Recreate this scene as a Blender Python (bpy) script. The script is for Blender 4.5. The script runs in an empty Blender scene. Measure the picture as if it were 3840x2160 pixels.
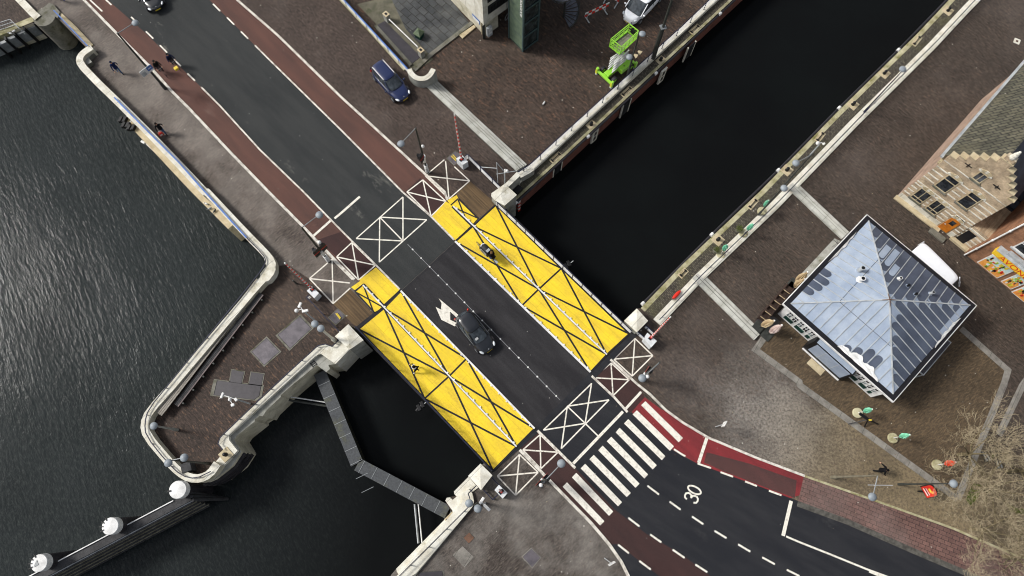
import bpy, bmesh, math, random
from mathutils import Vector, Matrix
random.seed(7)
sc = bpy.context.scene
COL = sc.collection
# ------------------------------------------------------------------ camera model
F, NY, CX, CY, H = 1750.0, 1231.0, 1288.0, 724.5, 55.0
TH = math.atan((NY-CY)/F)
CT, ST = math.cos(TH), math.sin(TH)
CR = {'c1': (1600, 0, 4.025), 'c2': (2200, 0, 4.025), 'c3': (3340, 500, 2.338), 'c4': (2800, 1040, 3.0187),
      'c5': (3240, 1520, 2.263), 'c6': (1080, 960, 4.831), 'c7': (780, 1200, 2.195), 'c8': (1560, 520, 5.175),
      'c9': (3600, 880, 6.0375), 'ca': (1260, 1660, 2.8985), 'cb': (1360, 200, 7.245), 'cc': (400, 200, 4.528),
      'cd': (1280, 0, 2.41), 'ce': (0, 0, 4.829), 'D': None}
def dpx(k, x, y):
    if k == 'D': return x, y
    if k in CR:
        a, b, s = CR[k]
        return (a+x/s)*2576/3840, (b+y/s)*2576/3840
    return int(k[0])*2576/3+x/3, int(k[1])*483+y/3
def ray(k, x, y):
    X, Y = dpx(k, x, y)
    dx, dy, dz = X-CX, -(Y-CY), -F
    return Vector((dx, CT*dy-ST*dz, ST*dy+CT*dz))
def P(k, x, y, z=0.0):
    """survey point: where the line of sight of that picture point meets height z"""
    r = ray(k, x, y)
    q = (H-z)/-r.z
    return Vector((r.x*q, r.y*q, z))
def PP(k, s, z=0.0):
    out = []
    for w in s.split():
        if ':' in w:
            kk, w = w.split(':')
        else: kk = k
        a, b = w.split(',')
        out.append(P(kk, float(a), float(b), z))
    return out
def onwall(k, x, y, o, n):
    r = ray(k, x, y); c = Vector((0, 0, H))
    t = (o-c).dot(n)/r.dot(n)
    return c+r*t
# ------------------------------------------------------------------ materials
def L(r, g, b, f=0.8):
    def c(v):
        v /= 255.0
        return (v/12.92 if v <= .04045 else ((v+.055)/1.055)**2.4)
    return (c(r)*f, c(g)*f, c(b)*f, 1)
def node(nt, t, **kw):
    n = nt.nodes.new(t)
    for k, v in kw.items(): setattr(n, k, v)
    return n
def base_mat(name, rough=.8, spec=.3, metal=0.0):
    m = bpy.data.materials.new(name); m.use_nodes = True
    nt = m.node_tree; b = nt.nodes['Principled BSDF']
    b.inputs['Roughness'].default_value = rough
    b.inputs['Specular IOR Level'].default_value = spec
    b.inputs['Metallic'].default_value = metal
    return m, nt, b
def posvec(nt, rot=0.0, sx=1.0, sy=1.0, obj=False):
    if obj:
        g = node(nt, 'ShaderNodeTexCoord'); src = g.outputs['Object']
    else:
        g = node(nt, 'ShaderNodeNewGeometry'); src = g.outputs['Position']
    mp = node(nt, 'ShaderNodeMapping')
    mp.inputs['Rotation'].default_value = (0, 0, rot)
    nt.links.new(src, mp.inputs['Vector'])
    m2 = node(nt, 'ShaderNodeMapping'); m2.inputs['Scale'].default_value = (sx, sy, 1)
    nt.links.new(mp.outputs[0], m2.inputs['Vector'])
    return m2.outputs[0]
def noise(nt, vec, scale, detail=4, rough=.6):
    n = node(nt, 'ShaderNodeTexNoise'); n.inputs['Scale'].default_value = scale
    n.inputs['Detail'].default_value = detail; n.inputs['Roughness'].default_value = rough
    nt.links.new(vec, n.inputs['Vector']); return n.outputs['Fac']
def ramp(nt, fac, a, b, lo=0.0, hi=1.0):
    r = node(nt, 'ShaderNodeMapRange'); r.inputs[1].default_value = a; r.inputs[2].default_value = b
    r.inputs[3].default_value = lo; r.inputs[4].default_value = hi
    nt.links.new(fac, r.inputs[0]); return r.outputs[0]
def mix(nt, fac, a, b, bt='MIX'):
    m = node(nt, 'ShaderNodeMix', data_type='RGBA', blend_type=bt)
    if isinstance(fac, float): m.inputs[0].default_value = fac
    else: nt.links.new(fac, m.inputs[0])
    for i, v in ((6, a), (7, b)):
        if isinstance(v, tuple): m.inputs[i].default_value = v
        else: nt.links.new(v, m.inputs[i])
    return m.outputs[2]
def bump(nt, b, h, strength=.3, dist=.02):
    n = node(nt, 'ShaderNodeBump'); n.inputs['Strength'].default_value = strength
    n.inputs['Distance'].default_value = dist
    nt.links.new(h, n.inputs['Height']); nt.links.new(n.outputs[0], b.inputs['Normal'])
def grain(nt, c, amt=.35, scale=18, lo=.3, hi=.7):
    v = posvec(nt)
    g = ramp(nt, noise(nt, v, scale, 2, .7), lo, hi, 1-amt, 1+amt)
    cc = node(nt, 'ShaderNodeCombineColor')
    for i in range(3): nt.links.new(g, cc.inputs[i])
    return mix(nt, 1.0, c, cc.outputs[0], 'MULTIPLY')
def simple(name, c1, c2=None, rough=.7, spec=.3, metal=0.0, scale=2.0, lo=.4, hi=.65, amt=.12, gs=12, obj=False, rot=0.0, sx=1.0, sy=1.0):
    m, nt, b = base_mat(name, rough, spec, metal)
    if c2 is None: c2 = tuple(v*.8 for v in c1[:3])+(1,)
    v = posvec(nt, rot, sx, sy, obj)
    c = mix(nt, ramp(nt, noise(nt, v, scale, 5), lo, hi), c1, c2)
    if amt: c = grain(nt, c, amt, gs)
    nt.links.new(c, b.inputs['Base Color']); return m
def paving(name, c1, c2, rot, dust, dlo=.5, dhi=.75, dscale=.12, bw=.24, bh=.08, mort=None, seed=0., amt=.45, rough=.75, mortar=.006, tc=None, spots=()):
    """small bricks laid in rows, with worn and dusty areas"""
    c1, c2, dust = [tuple(x*.80 for x in q[:3])+(1,) for q in (c1, c2, dust)]
    m, nt, b = base_mat(name, rough, .25)
    v = posvec(nt, rot)
    br = node(nt, 'ShaderNodeTexBrick')
    br.inputs['Scale'].default_value = 1; br.inputs['Brick Width'].default_value = bw; br.inputs['Row Height'].default_value = bh
    br.inputs['Mortar Size'].default_value = mortar; br.inputs['Bias'].default_value = 0.0
    br.inputs['Color1'].default_value = c1; br.inputs['Color2'].default_value = c2
    br.inputs['Mortar'].default_value = mort or tuple(x*.45 for x in c1[:3])+(1,)
    nt.links.new(v, br.inputs['Vector'])
    c = br.outputs['Color']
    # odd bricks: stretched noise on brick scale
    vs = posvec(nt, rot, 1/bw/1.6, 1/bh/1.6)
    s = noise(nt, vs, 1.0, 2, .8)
    g = ramp(nt, s, .32, .70, 1-amt*1.15, 1+amt*1.45)
    cc = node(nt, 'ShaderNodeCombineColor')
    for i in range(3): nt.links.new(g, cc.inputs[i])
    c = mix(nt, 1.0, c, cc.outputs[0], 'MULTIPLY')
    if tc:
        c = mix(nt, ramp(nt, noise(nt, vs, .8, 1, .5), .62, .7, 0, .7), c, tc)
    vd = posvec(nt); 
    d = noise(nt, vd, dscale, 7, .62)
    d2 = ramp(nt, d, dlo, dhi)
    c = mix(nt, d2, c, mix(nt, .55, c, dust))
    for (px_, py_, rad, fuzz, col, st) in spots:
        gg = node(nt, 'ShaderNodeNewGeometry'); ds = node(nt, 'ShaderNodeVectorMath', operation='DISTANCE')
        ds.inputs[1].default_value = (px_, py_, 0); nt.links.new(gg.outputs['Position'], ds.inputs[0])
        nn_ = node(nt, 'ShaderNodeMath', operation='MULTIPLY_ADD'); nn_.inputs[1].default_value = fuzz*2; nt.links.new(noise(nt, vd, .22, 8, .68), nn_.inputs[0]); nt.links.new(ds.outputs['Value'], nn_.inputs[2])
        k_ = ramp(nt, nn_.outputs[0], rad+fuzz*1.5, rad+fuzz*.4, 0, st)
        fine = ramp(nt, noise(nt, vd, 5.0, 4, .8), .34, .62, .15, 1.15)
        k2 = node(nt, 'ShaderNodeMath', operation='MULTIPLY'); nt.links.new(k_, k2.inputs[0]); nt.links.new(fine, k2.inputs[1])
        c = mix(nt, k2.outputs[0], c, mix(nt, .62, c, col))
    w = ramp(nt, noise(nt, vd, dscale*2.6, 5, .6), .35, .7, .78, 1.12)
    cc2 = node(nt, 'ShaderNodeCombineColor')
    for i in range(3): nt.links.new(w, cc2.inputs[i])
    c = mix(nt, 1.0, c, cc2.outputs[0], 'MULTIPLY')
    c = grain(nt, c, .14, 9)
    # pale droppings
    vo = node(nt, 'ShaderNodeTexVoronoi'); vo.inputs['Scale'].default_value = .8; nt.links.new(vd, vo.inputs['Vector'])
    sp = ramp(nt, vo.outputs['Distance'], .035, .05, .75, 0)
    c = mix(nt, sp, c, L(200, 195, 185))
    nt.links.new(c, b.inputs['Base Color'])
    bump(nt, b, s, .35, .01)
    return m
def asphalt(name, c1, c2, scale=.25, wear=None, rot=math.radians(45)):
    c1, c2 = [tuple(x*.80 for x in q[:3])+(1,) for q in (c1, c2)]
    m, nt, b = base_mat(name, .85, .25)
    v = posvec(nt, rot, .18, 1.0)
    c = mix(nt, ramp(nt, noise(nt, v, .9, 5, .6), .38, .68), c1, c2)
    if wear:
        vw = posvec(nt, rot, .5, 1.0)
        c = mix(nt, ramp(nt, noise(nt, vw, .33, 8, .74), .60, .74, 0, .7), c, wear)
    c = grain(nt, c, .3, 22)
    v2 = posvec(nt)
    vo = node(nt, 'ShaderNodeTexVoronoi'); vo.inputs['Scale'].default_value = .9; nt.links.new(v2, vo.inputs['Vector'])
    c = mix(nt, ramp(nt, vo.outputs['Distance'], .025, .04, .6, 0), c, L(190, 190, 185))
    nt.links.new(c, b.inputs['Base Color'])
    bump(nt, b, noise(nt, v2, 30, 2), .25, .01)
    return m
def stone(name, c1, c2, moss=None, ml=.55, mh=.7, joint=0.0, rot=0.0, rough=.75):
    m, nt, b = base_mat(name, rough, .25)
    v = posvec(nt)
    c = mix(nt, ramp(nt, noise(nt, v, 1.3, 7, .65), .38, .66), c1, c2)
    if moss: c = mix(nt, ramp(nt, noise(nt, v, .8, 6, .7), ml, mh), c, moss)
    if joint:
        vj = posvec(nt, rot)
        br = node(nt, 'ShaderNodeTexBrick'); br.inputs['Scale'].default_value = 1
        br.inputs['Brick Width'].default_value = joint; br.inputs['Row Height'].default_value = 50; br.inputs['Mortar Size'].default_value = .02
        br.inputs['Color1'].default_value = (1, 1, 1, 1); br.inputs['Color2'].default_value = (.85, .85, .85, 1); br.inputs['Mortar'].default_value = (.5, .5, .5, 1)
        nt.links.new(vj, br.inputs['Vector']); c = mix(nt, 1.0, c, br.outputs['Color'], 'MULTIPLY')
    c = grain(nt, c, .1, 14)
    nt.links.new(c, b.inputs['Base Color']); bump(nt, b, noise(nt, v, 9, 4), .3, .01)
    return m
def wallbrick(name, c1, c2, mort, along, bw=.22, bh=.065, amt=.3):
    """brick wall: rows follow height"""
    m, nt, b = base_mat(name, .85, .2)
    g = node(nt, 'ShaderNodeNewGeometry'); d = node(nt, 'ShaderNodeVectorMath', operation='DOT_PRODUCT')
    d.inputs[1].default_value = along; nt.links.new(g.outputs['Position'], d.inputs[0])
    sp = node(nt, 'ShaderNodeSeparateXYZ'); nt.links.new(g.outputs['Position'], sp.inputs[0])
    cb = node(nt, 'ShaderNodeCombineXYZ'); nt.links.new(d.outputs['Value'], cb.inputs[0]); nt.links.new(sp.outputs[2], cb.inputs[1])
    br = node(nt, 'ShaderNodeTexBrick'); br.inputs['Scale'].default_value = 1; br.inputs['Brick Width'].default_value = bw
    br.inputs['Row Height'].default_value = bh; br.inputs['Mortar Size'].default_value = .009
    br.inputs['Color1'].default_value = c1; br.inputs['Color2'].default_value = c2; br.inputs['Mortar'].default_value = mort
    nt.links.new(cb.outputs[0], br.inputs['Vector'])
    c = grain(nt, grain(nt, br.outputs['Color'], amt, 1.2), .25, 10)
    nt.links.new(c, b.inputs['Base Color']); return m
def glass(name, c=(.012, .014, .017, 1), rough=.08):
    m, nt, b = base_mat(name, rough, .6)
    v = posvec(nt)
    nt.links.new(mix(nt, ramp(nt, noise(nt, v, 1.6, 3), .4, .65), c, tuple(x*3+.01 for x in c[:3])+(1,)), b.inputs['Base Color'])
    return m
U = math.radians(45.2)      # the bridge axis runs towards -45.2 degrees
M = {}
M['prom'] = paving('promenade_bricks', L(110, 99, 91), L(88, 79, 73), -U, L(166, 157, 148), .38, .62, .2)
M['fore'] = paving('forecourt_bricks', L(92, 78, 70), L(74, 63, 57), U, L(140, 128, 120), .52, .8)
M['plaza'] = paving('plaza_bricks', L(88, 73, 63), L(69, 58, 51), U, L(112, 100, 90), .5, .8, tc=L(112, 84, 66))
M['pen'] = paving('quay_bricks', L(84, 69, 61), L(64, 54, 48), U, L(120, 105, 92), .5, .8, tc=L(118, 92, 74))
def _s(x, y, rad, fuzz, col, st):
    p = P('22', x, y); return (p.x, p.y, rad, fuzz, col, st)
M['east'] = paving('east_bricks', L(92, 80, 71), L(74, 66, 59), U, L(112, 102, 96), .5, .8, tc=L(104, 86, 74),
    spots=[_s(1500, 720, 6.5, 3, L(150, 134, 104), .95), _s(2150, 1050, 6, 3, L(150, 134, 104), .95), _s(600, 240, 3.6, 4.5, L(190, 184, 176), .7), _s(900, 420, 3.0, 3.5, L(170, 160, 142), .7), _s(60, -60, 2.2, 3.5, L(128, 120, 116), .6)])
M['dusty'] = paving('dusty_bricks', L(120, 110, 106), L(92, 82, 78), -U, L(205, 198, 192), .40, .62, .13, amt=.4)
M['south'] = paving('south_bricks', L(96, 87, 80), L(76, 68, 63), -U, L(178, 172, 164), .42, .66, .24)
M['terrace'] = paving('terrace_bricks', L(116, 98, 76), L(90, 78, 62), -math.radians(30), L(130, 116, 98), .6, .85, amt=.3)
M['plank'] = paving('brown_planks', L(128, 104, 74), L(100, 82, 60), U, L(150, 128, 96), .6, .8, bw=3, bh=.09, amt=.25)
M['tile'] = paving('pale_red_tiles', L(136, 104, 96), L(118, 90, 84), math.radians(22), L(150, 136, 130), .45, .7, .15, bw=.5, bh=.3, mort=L(52, 42, 40), amt=.12, mortar=.016)
M['bushbed'] = paving('leafy_bricks', L(112, 98, 78), L(88, 77, 64), -U, L(150, 140, 120), .45, .7, .2, tc=L(140, 126, 92))
M['asph'] = asphalt('old_asphalt', L(64, 66, 66), L(52, 55, 56), wear=L(140, 138, 130))
M['asph2'] = asphalt('bridge_asphalt', L(44, 43, 46), L(62, 61, 63), wear=L(70, 70, 72))
M['asph3'] = asphalt('new_asphalt', L(38, 40, 46), L(52, 53, 57), wear=L(72, 72, 72), rot=math.radians(30))
M['cyc'] = asphalt('brown_cycle_path', L(112, 79, 70), L(92, 68, 62), wear=L(126, 104, 96))
M['cycd'] = asphalt('dark_cycle_path', L(78, 54, 52), L(66, 48, 47))
M['red'] = asphalt('red_cycle_path', L(152, 56, 60), L(124, 50, 54), wear=L(110, 66, 66))
M['redworn'] = asphalt('worn_red_cycle_path', L(98, 66, 64), L(84, 60, 58))
M['paint'] = simple('road_paint', L(236, 232, 220), L(190, 184, 172), .7, lo=.5, hi=.72, scale=3.5, amt=.14, gs=20)
M['wpaint'] = simple('worn_paint', L(232, 226, 214), L(168, 158, 146), .75, lo=.56, hi=.66, scale=6, amt=.12)
M['kerb'] = simple('kerb_stone', L(224, 219, 208), L(160, 152, 142), .8, lo=.46, hi=.68, scale=2.2, amt=.2)
M['greykerb'] = simple('grey_kerb', L(96, 94, 88), L(66, 64, 60), .8, scale=3, amt=.25)
M['parapet'] = stone('white_parapet_stone', L(240, 238, 226), L(214, 208, 190), L(150, 142, 110), .56, .76, 1.4, U)
M['cream'] = stone('cream_stone', L(206, 192, 160), L(180, 164, 132), L(120, 112, 70), .58, .75)
M['grey'] = stone('grey_stone', L(178, 178, 170), L(144, 144, 136), L(96, 98, 66), .56, .72, 1.6, U)
M['dgrey'] = stone('dark_grey_stone', L(130, 128, 118), L(100, 98, 88), L(70, 70, 44), .5, .68)
M['step'] = stone('step_stone', L(206, 206, 198), L(172, 172, 162), L(140, 138, 118), .58, .76, 1.2, U)
M['strip'] = stone('border_stone', L(150, 146, 138), L(116, 112, 106), None, joint=1.0, rot=math.radians(33))
M['conc'] = stone('wet_concrete_wall', L(218, 212, 190), L(184, 177, 156), L(104, 106, 72), .54, .76)
M['qstone'] = stone('mossy_quay_stone', L(196, 190, 158), L(160, 154, 120), L(120, 116, 66), .48, .66)
M['cobble'] = paving('cobbles', L(128, 120, 106), L(88, 82, 72), U, L(110, 108, 70), .5, .75, .4, bw=.16, bh=.11, mort=L(40, 38, 33), mortar=.018, amt=.3)
M['qbrick'] = wallbrick('quay_brick', L(138, 84, 72), L(112, 72, 64), L(90, 70, 62), (.705, .709, 0))
M['rubber'] = simple('fender_rubber', L(52, 50, 54), L(38, 36, 40), .6)
M['navy'] = simple('navy_paint', L(28, 34, 62), L(20, 24, 44), .45, amt=.05)
M['blue'] = simple('blue_paint', L(90, 128, 196), L(66, 100, 168), .5, amt=.08)
M['white'] = simple('white_paint', L(240, 240, 238), L(212, 212, 210), .5, amt=.05)
M['lgrey'] = simple('light_grey_paint', L(188, 192, 194), L(160, 164, 166), .5, amt=.05)
M['galv'] = simple('galvanised_steel', L(150, 154, 156), L(120, 124, 126), .45, .5, .3, amt=.08)
M['dsteel'] = simple('dark_steel', L(66, 68, 64), L(48, 50, 48), .5, amt=.1)
M['black'] = simple('black_plastic', L(24, 24, 27), L(16, 16, 18), .5, amt=.05)
M['lamp'] = simple('lamp_cover', L(150, 158, 164), L(126, 134, 142), .5, .4, 0, amt=.05)
M['redp'] = simple('signal_red', L(224, 52, 34), L(200, 44, 30), .5, amt=.05)
M['yellow'] = simple('yellow_deck', L(252, 222, 56, .86), L(238, 204, 66, .78), .7, scale=1.1, lo=.42, hi=.72, amt=.1, gs=5, rot=U, sx=.45, sy=1.2)
def yellowdeck():
    m, nt, b = base_mat('yellow_deck', .65, .3)
    v = posvec(nt, U, .35, 1.3)
    c = mix(nt, ramp(nt, noise(nt, v, 1.2, 5), .42, .72), L(248, 215, 48, .82), L(232, 197, 60, .76))
    c = mix(nt, ramp(nt, noise(nt, v, .8, 8, .75), .52, .72, 0, .55), c, L(176, 142, 66))          # tyre and foot grime
    c = mix(nt, ramp(nt, noise(nt, posvec(nt), 2.2, 6, .8), .66, .74, 0, .7), c, L(120, 100, 62)) # chips and stains
    br = node(nt, 'ShaderNodeTexBrick'); br.inputs['Scale'].default_value = 1; br.inputs['Brick Width'].default_value = 2.9; br.inputs['Row Height'].default_value = .6
    br.inputs['Mortar Size'].default_value = .012; br.inputs['Color1'].default_value = (1, 1, 1, 1); br.inputs['Color2'].default_value = (.95, .95, .93, 1); br.inputs['Mortar'].default_value = (.72, .7, .62, 1)
    nt.links.new(posvec(nt, U), br.inputs['Vector']); c = mix(nt, 1.0, c, br.outputs['Color'], 'MULTIPLY')
    nt.links.new(grain(nt, c, .08, 8), b.inputs['Base Color']); return m
M['yellow'] = yellowdeck()
M['yelpaint'] = simple('yellow_paint', L(236, 208, 70), None, .6)
M['line'] = simple('black_line', L(30, 29, 34), L(22, 22, 26), .6, amt=.1)
M['hatch'] = simple('steel_hatch', L(104, 98, 104), L(78, 74, 80), .5, .5, .2, scale=1.6, amt=.12)
M['wet'] = simple('wet_hatch', L(64, 60, 64), L(54, 50, 54), .3, .6)
M['brownwood'] = simple('brown_wood', L(104, 76, 58), L(78, 58, 46), .7)
M['slat'] = simple('weathered_slats', L(124, 112, 110), L(92, 82, 82), .7, scale=4, rot=-U, sx=.3, sy=6)
M['backslat'] = simple('pale_slats', L(160, 154, 144), L(118, 112, 104), .7, scale=4, rot=-U, sx=.3, sy=6)
M['walestrip'] = simple('wale_strip', L(142, 138, 118), L(104, 100, 84), .8)
M['box'] = simple('barrier_box_paint', L(226, 230, 232), L(204, 208, 210), .5, amt=.06)
M['timber'] = simple('dark_timber', L(66, 66, 68), L(46, 46, 48), .75, amt=.25)
M['grate'] = simple('steel_grating', L(72, 75, 78), L(84, 86, 72), .6, scale=.7, lo=.56, hi=.7, amt=.3, gs=9)
M['mosswall'] = simple('mossy_boards', L(52, 52, 38), L(30, 30, 24), .8, amt=.3)
M['dkwater'] = simple('silt', L(20, 20, 20), None, .9)
M['glass'] = glass('window_glass'); M['cglass'] = glass('car_glass', (.016, .02, .024, 1), .06)
M['paleglass'] = glass('pale_glass', (.10, .12, .125, 1), .15)
M['foliage'] = simple('moss', L(96, 104, 44), L(66, 72, 34), .9, amt=.4)
M['mastbrown'] = simple('old_mast', L(128, 122, 104), L(104, 98, 84), .7)
M['rust'] = simple('rust', L(120, 88, 70), L(96, 72, 58), .8)
def paintmat(name, c, rough=.25):
    m, nt, b = base_mat(name, rough, .5); v = posvec(nt, obj=True)
    nt.links.new(mix(nt, ramp(nt, noise(nt, v, 2.5, 5), .45, .75), c, tuple(x*.93+.0005 for x in c[:3])+(1,)), b.inputs['Base Color'])
    b.inputs['Coat Weight'].default_value = .6; b.inputs['Coat Roughness'].default_value = .08
    return m
def cloth(name, c): return simple(name, c, tuple(x*.7 for x in c[:3])+(1,), .9, .1, scale=9, amt=.15, obj=True)
# ------------------------------------------------------------------ object helpers
def link(o, parent=None):
    COL.objects.link(o)
    if parent is not None: o.parent = parent
    return o
def tag(o, label=None, cat=None, group=None, kind=None):
    if label: o['label'] = label
    if cat: o['category'] = cat
    if group: o['group'] = group
    if kind: o['kind'] = kind
    return o
def thing(name, label, cat, loc=(0, 0, 0), rz=0.0, group=None):
    o = bpy.data.objects.new(name, None); COL.objects.link(o)
    o.location = loc; o.rotation_euler = (0, 0, rz); o.empty_display_size = .3
    return tag(o, label, cat, group)
class MB:
    def __init__(s): s.v = []; s.f = []; s.m = []; s.mats = []; s.smooth = False
    def mi(s, m):
        if isinstance(m, str): m = M[m]
        if m not in s.mats: s.mats.append(m)
        return s.mats.index(m)
    def add(s, vs, fs, m):
        n = len(s.v); s.v += [tuple(p) for p in vs]; k = s.mi(m)
        for f in fs: s.f.append([n+i for i in f]); s.m.append(k)
        return s
    def poly(s, pts, m): 
        pts = [Vector(p) for p in pts]
        a = sum(pts[i].x*pts[(i+1) % len(pts)].y-pts[(i+1) % len(pts)].x*pts[i].y for i in range(len(pts)))
        if a < 0: pts = pts[::-1]
        return s.add(pts, [list(range(len(pts)))], m)
    def prism(s, pts, z0, z1, m, side=None, bottom=False):
        pts = [(p[0], p[1]) for p in pts]; n = len(pts)
        a = sum(pts[i][0]*pts[(i+1) % n][1]-pts[(i+1) % n][0]*pts[i][1] for i in range(n))
        if a < 0: pts = pts[::-1]
        vs = [(x, y, z0) for x, y in pts]+[(x, y, z1) for x, y in pts]
        s.add(vs, [[n+i for i in range(n)]]+([[n-1-i for i in range(n)]] if bottom else []), m)
        s.add(vs, [[i, (i+1) % n, n+(i+1) % n, n+i] for i in range(n)], side or m)
        return s
    def box(s, c, size, m, rz=0.0, ax=None):
        hx, hy, hz = size[0]/2, size[1]/2, size[2]/2
        R = Matrix.Rotation(rz, 3, 'Z') if ax is None else ax
        vs = [Vector(c)+R @ Vector((x*hx, y*hy, z*hz)) for z in (-1, 1) for y in (-1, 1) for x in (-1, 1)]
        return s.add(vs, [[0, 2, 3, 1], [4, 5, 7, 6], [0, 1, 5, 4], [2, 6, 7, 3], [0, 4, 6, 2], [1, 3, 7, 5]], m)
    def bar(s, a, b, w, h, m):
        a, b = Vector(a), Vector(b); d = b-a
        if d.length < 1e-6: return s
        x = d.normalized(); y = Vector((0, 0, 1)).cross(x)
        if y.length < 1e-3: y = Vector((0, 1, 0))
        y.normalize(); z = x.cross(y)
        R = Matrix((x, y, z)).transposed()
        return s.box((a+b)/2, (d.length, w, h), m, ax=R)
    def tube(s, a, b, r0, r1=None, m='galv', n=8, cap=True):
        a, b = Vector(a), Vector(b); r1 = r0 if r1 is None else r1
        d = (b-a)
        if d.length < 1e-6: return s
        d.normalize(); x = d.orthogonal().normalized(); y = d.cross(x)
        vs = [a+(x*math.cos(t)+y*math.sin(t))*r0 for t in [2*math.pi*i/n for i in range(n)]]
        vs += [b+(x*math.cos(t)+y*math.sin(t))*r1 for t in [2*math.pi*i/n for i in range(n)]]
        fs = [[i, (i+1) % n, n+(i+1) % n, n+i] for i in range(n)]
        if cap: fs += [[n-1-i for i in range(n)], [n+i for i in range(n)]]
        return s.add(vs, fs, m)
    def path(s, pts, r, m, n=6):
        for a, b in zip(pts, pts[1:]): s.tube(a, b, r, r, m, n)
        return s
    def ball(s, c, r, m, sz=(1, 1, 1), nu=14, nv=8, ax=None):
        vs = []; R = ax or Matrix.Identity(3)
        for j in range(nv+1):
            t = math.pi*j/nv
            for i in range(nu):
                p = 2*math.pi*i/nu
                vs.append(Vector(c)+R @ Vector((r*sz[0]*math.sin(t)*math.cos(p), r*sz[1]*math.sin(t)*math.sin(p), r*sz[2]*math.cos(t))))
        fs = [[j*nu+i, (j+1)*nu+i, (j+1)*nu+(i+1) % nu, j*nu+(i+1) % nu] for j in range(nv) for i in range(nu)]
        return s.add(vs, fs, m)
    def lathe(s, c, prof, m, n=20, ph=0.0):
        vs = []
        for r, z in prof:
            for i in range(n):
                t = 2*math.pi*i/n+ph; vs.append((c[0]+r*math.cos(t), c[1]+r*math.sin(t), c[2]+z))
        k = len(prof)
        fs = [[j*n+i, j*n+(i+1) % n, (j+1)*n+(i+1) % n, (j+1)*n+i] for j in range(k-1) for i in range(n)]
        fs.append([(k-1)*n+i for i in range(n)])
        return s.add(vs, fs, m)
    def loft(s, rings, m, close=True, cap=True):
        n = len(rings[0]); vs = [p for r in rings for p in r]; k = len(rings)
        rng = range(n) if close else range(n-1)
        fs = [[j*n+i, j*n+(i+1) % n, (j+1)*n+(i+1) % n, (j+1)*n+i] for j in range(k-1) for i in rng]
        if cap: fs += [[n-1-i for i in range(n)], [(k-1)*n+i for i in range(n)]]
        return s.add(vs, fs, m)
    def line(s, a, b, w, m, z=None, ext=0.0):
        """flat painted stripe"""
        a, b = Vector(a), Vector(b); d = (b-a).normalized()
        a -= d*ext; b += d*ext
        n = Vector((-d.y, d.x, 0))*w/2
        q = [a-n, b-n, b+n, a+n]
        if z is not None: q = [Vector((p.x, p.y, z)) for p in q]
        return s.poly(q, m)
    def build(s, name, parent=None, loc=None, smooth=False, bev=0.0):
        me = bpy.data.meshes.new(name); me.from_pydata(s.v, [], s.f)
        for m in s.mats: me.materials.append(m)
        me.polygons.foreach_set('material_index', s.m)
        if smooth: me.polygons.foreach_set('use_smooth', [True]*len(s.f))
        me.update()
        o = bpy.data.objects.new(name, me); link(o, parent)
        if loc is not None: o.location = loc
        if bev:
            md = o.modifiers.new('bevel', 'BEVEL'); md.width = bev; md.segments = 2; md.limit_method = 'ANGLE'
        return o
def offset(pts, w):
    """mitred offset of an open polyline (2D), + to the left"""
    out = []
    for i, p in enumerate(pts):
        d0 = (pts[i]-pts[i-1]).to_2d() if i > 0 else None
        d1 = (pts[i+1]-pts[i]).to_2d() if i < len(pts)-1 else None
        if d0 is None: d0 = d1
        if d1 is None: d1 = d0
        n0 = Vector((-d0.y, d0.x)).normalized(); n1 = Vector((-d1.y, d1.x)).normalized()
        n = (n0+n1); n = n.normalized() if n.length > 1e-4 else n0
        k = 1/max(.5, n.dot(n0))
        out.append(Vector((p.x+n.x*w*k, p.y+n.y*w*k, p.z)))
    return out
def band(pts, w0, w1):
    return offset(pts, w0)+offset(pts, w1)[::-1]
def smoothpath(pts, it=2):
    for _ in range(it):
        q = [pts[0]]
        for a, b in zip(pts, pts[1:]): q += [a*.75+b*.25, a*.25+b*.75]
        q.append(pts[-1]); pts = q
    return pts
def along(pts, step, start=0.0):
    """points every step metres with the local direction"""
    out = []; d = start
    for a, b in zip(pts, pts[1:]):
        l = (b-a).length
        while d <= l:
            out.append((a+(b-a)*(d/l), (b-a).normalized())); d += step
        d -= l
    return out
def sheet(name, pts, z, m, kind='structure'):
    o = MB().poly([(p.x, p.y, z) for p in pts], m).build(name)
    o['kind'] = kind; return o
def ribbon_obj(name, pts, w0, w1, z0, z1, m, side=None, label=None, cat=None, parent=None, kind=None, group=None):
    mb = MB(); a, b = offset(pts, w0), offset(pts, w1)
    for i in range(len(pts)-1):
        q = [a[i], a[i+1], b[i+1], b[i]]
        mb.add([(p.x, p.y, z1) for p in q], [[0, 1, 2, 3]] if w1 > w0 else [[3, 2, 1, 0]], m)
        for e, o in ((a, 0), (b, 1)):
            vs = [(e[i].x, e[i].y, z0), (e[i+1].x, e[i+1].y, z0), (e[i+1].x, e[i+1].y, z1), (e[i].x, e[i].y, z1)]
            mb.add(vs, [[0, 1, 2, 3]] if (o == 0) == (w1 > w0) else [[3, 2, 1, 0]], side or m)
    for i in (0, -1):
        p, q = a[i], b[i]
        mb.add([(p.x, p.y, z0), (q.x, q.y, z0), (q.x, q.y, z1), (p.x, p.y, z1)], [[0, 1, 2, 3]], side or m)
    o = mb.build(name, parent)
    return tag(o, label, cat, group, kind)
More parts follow.
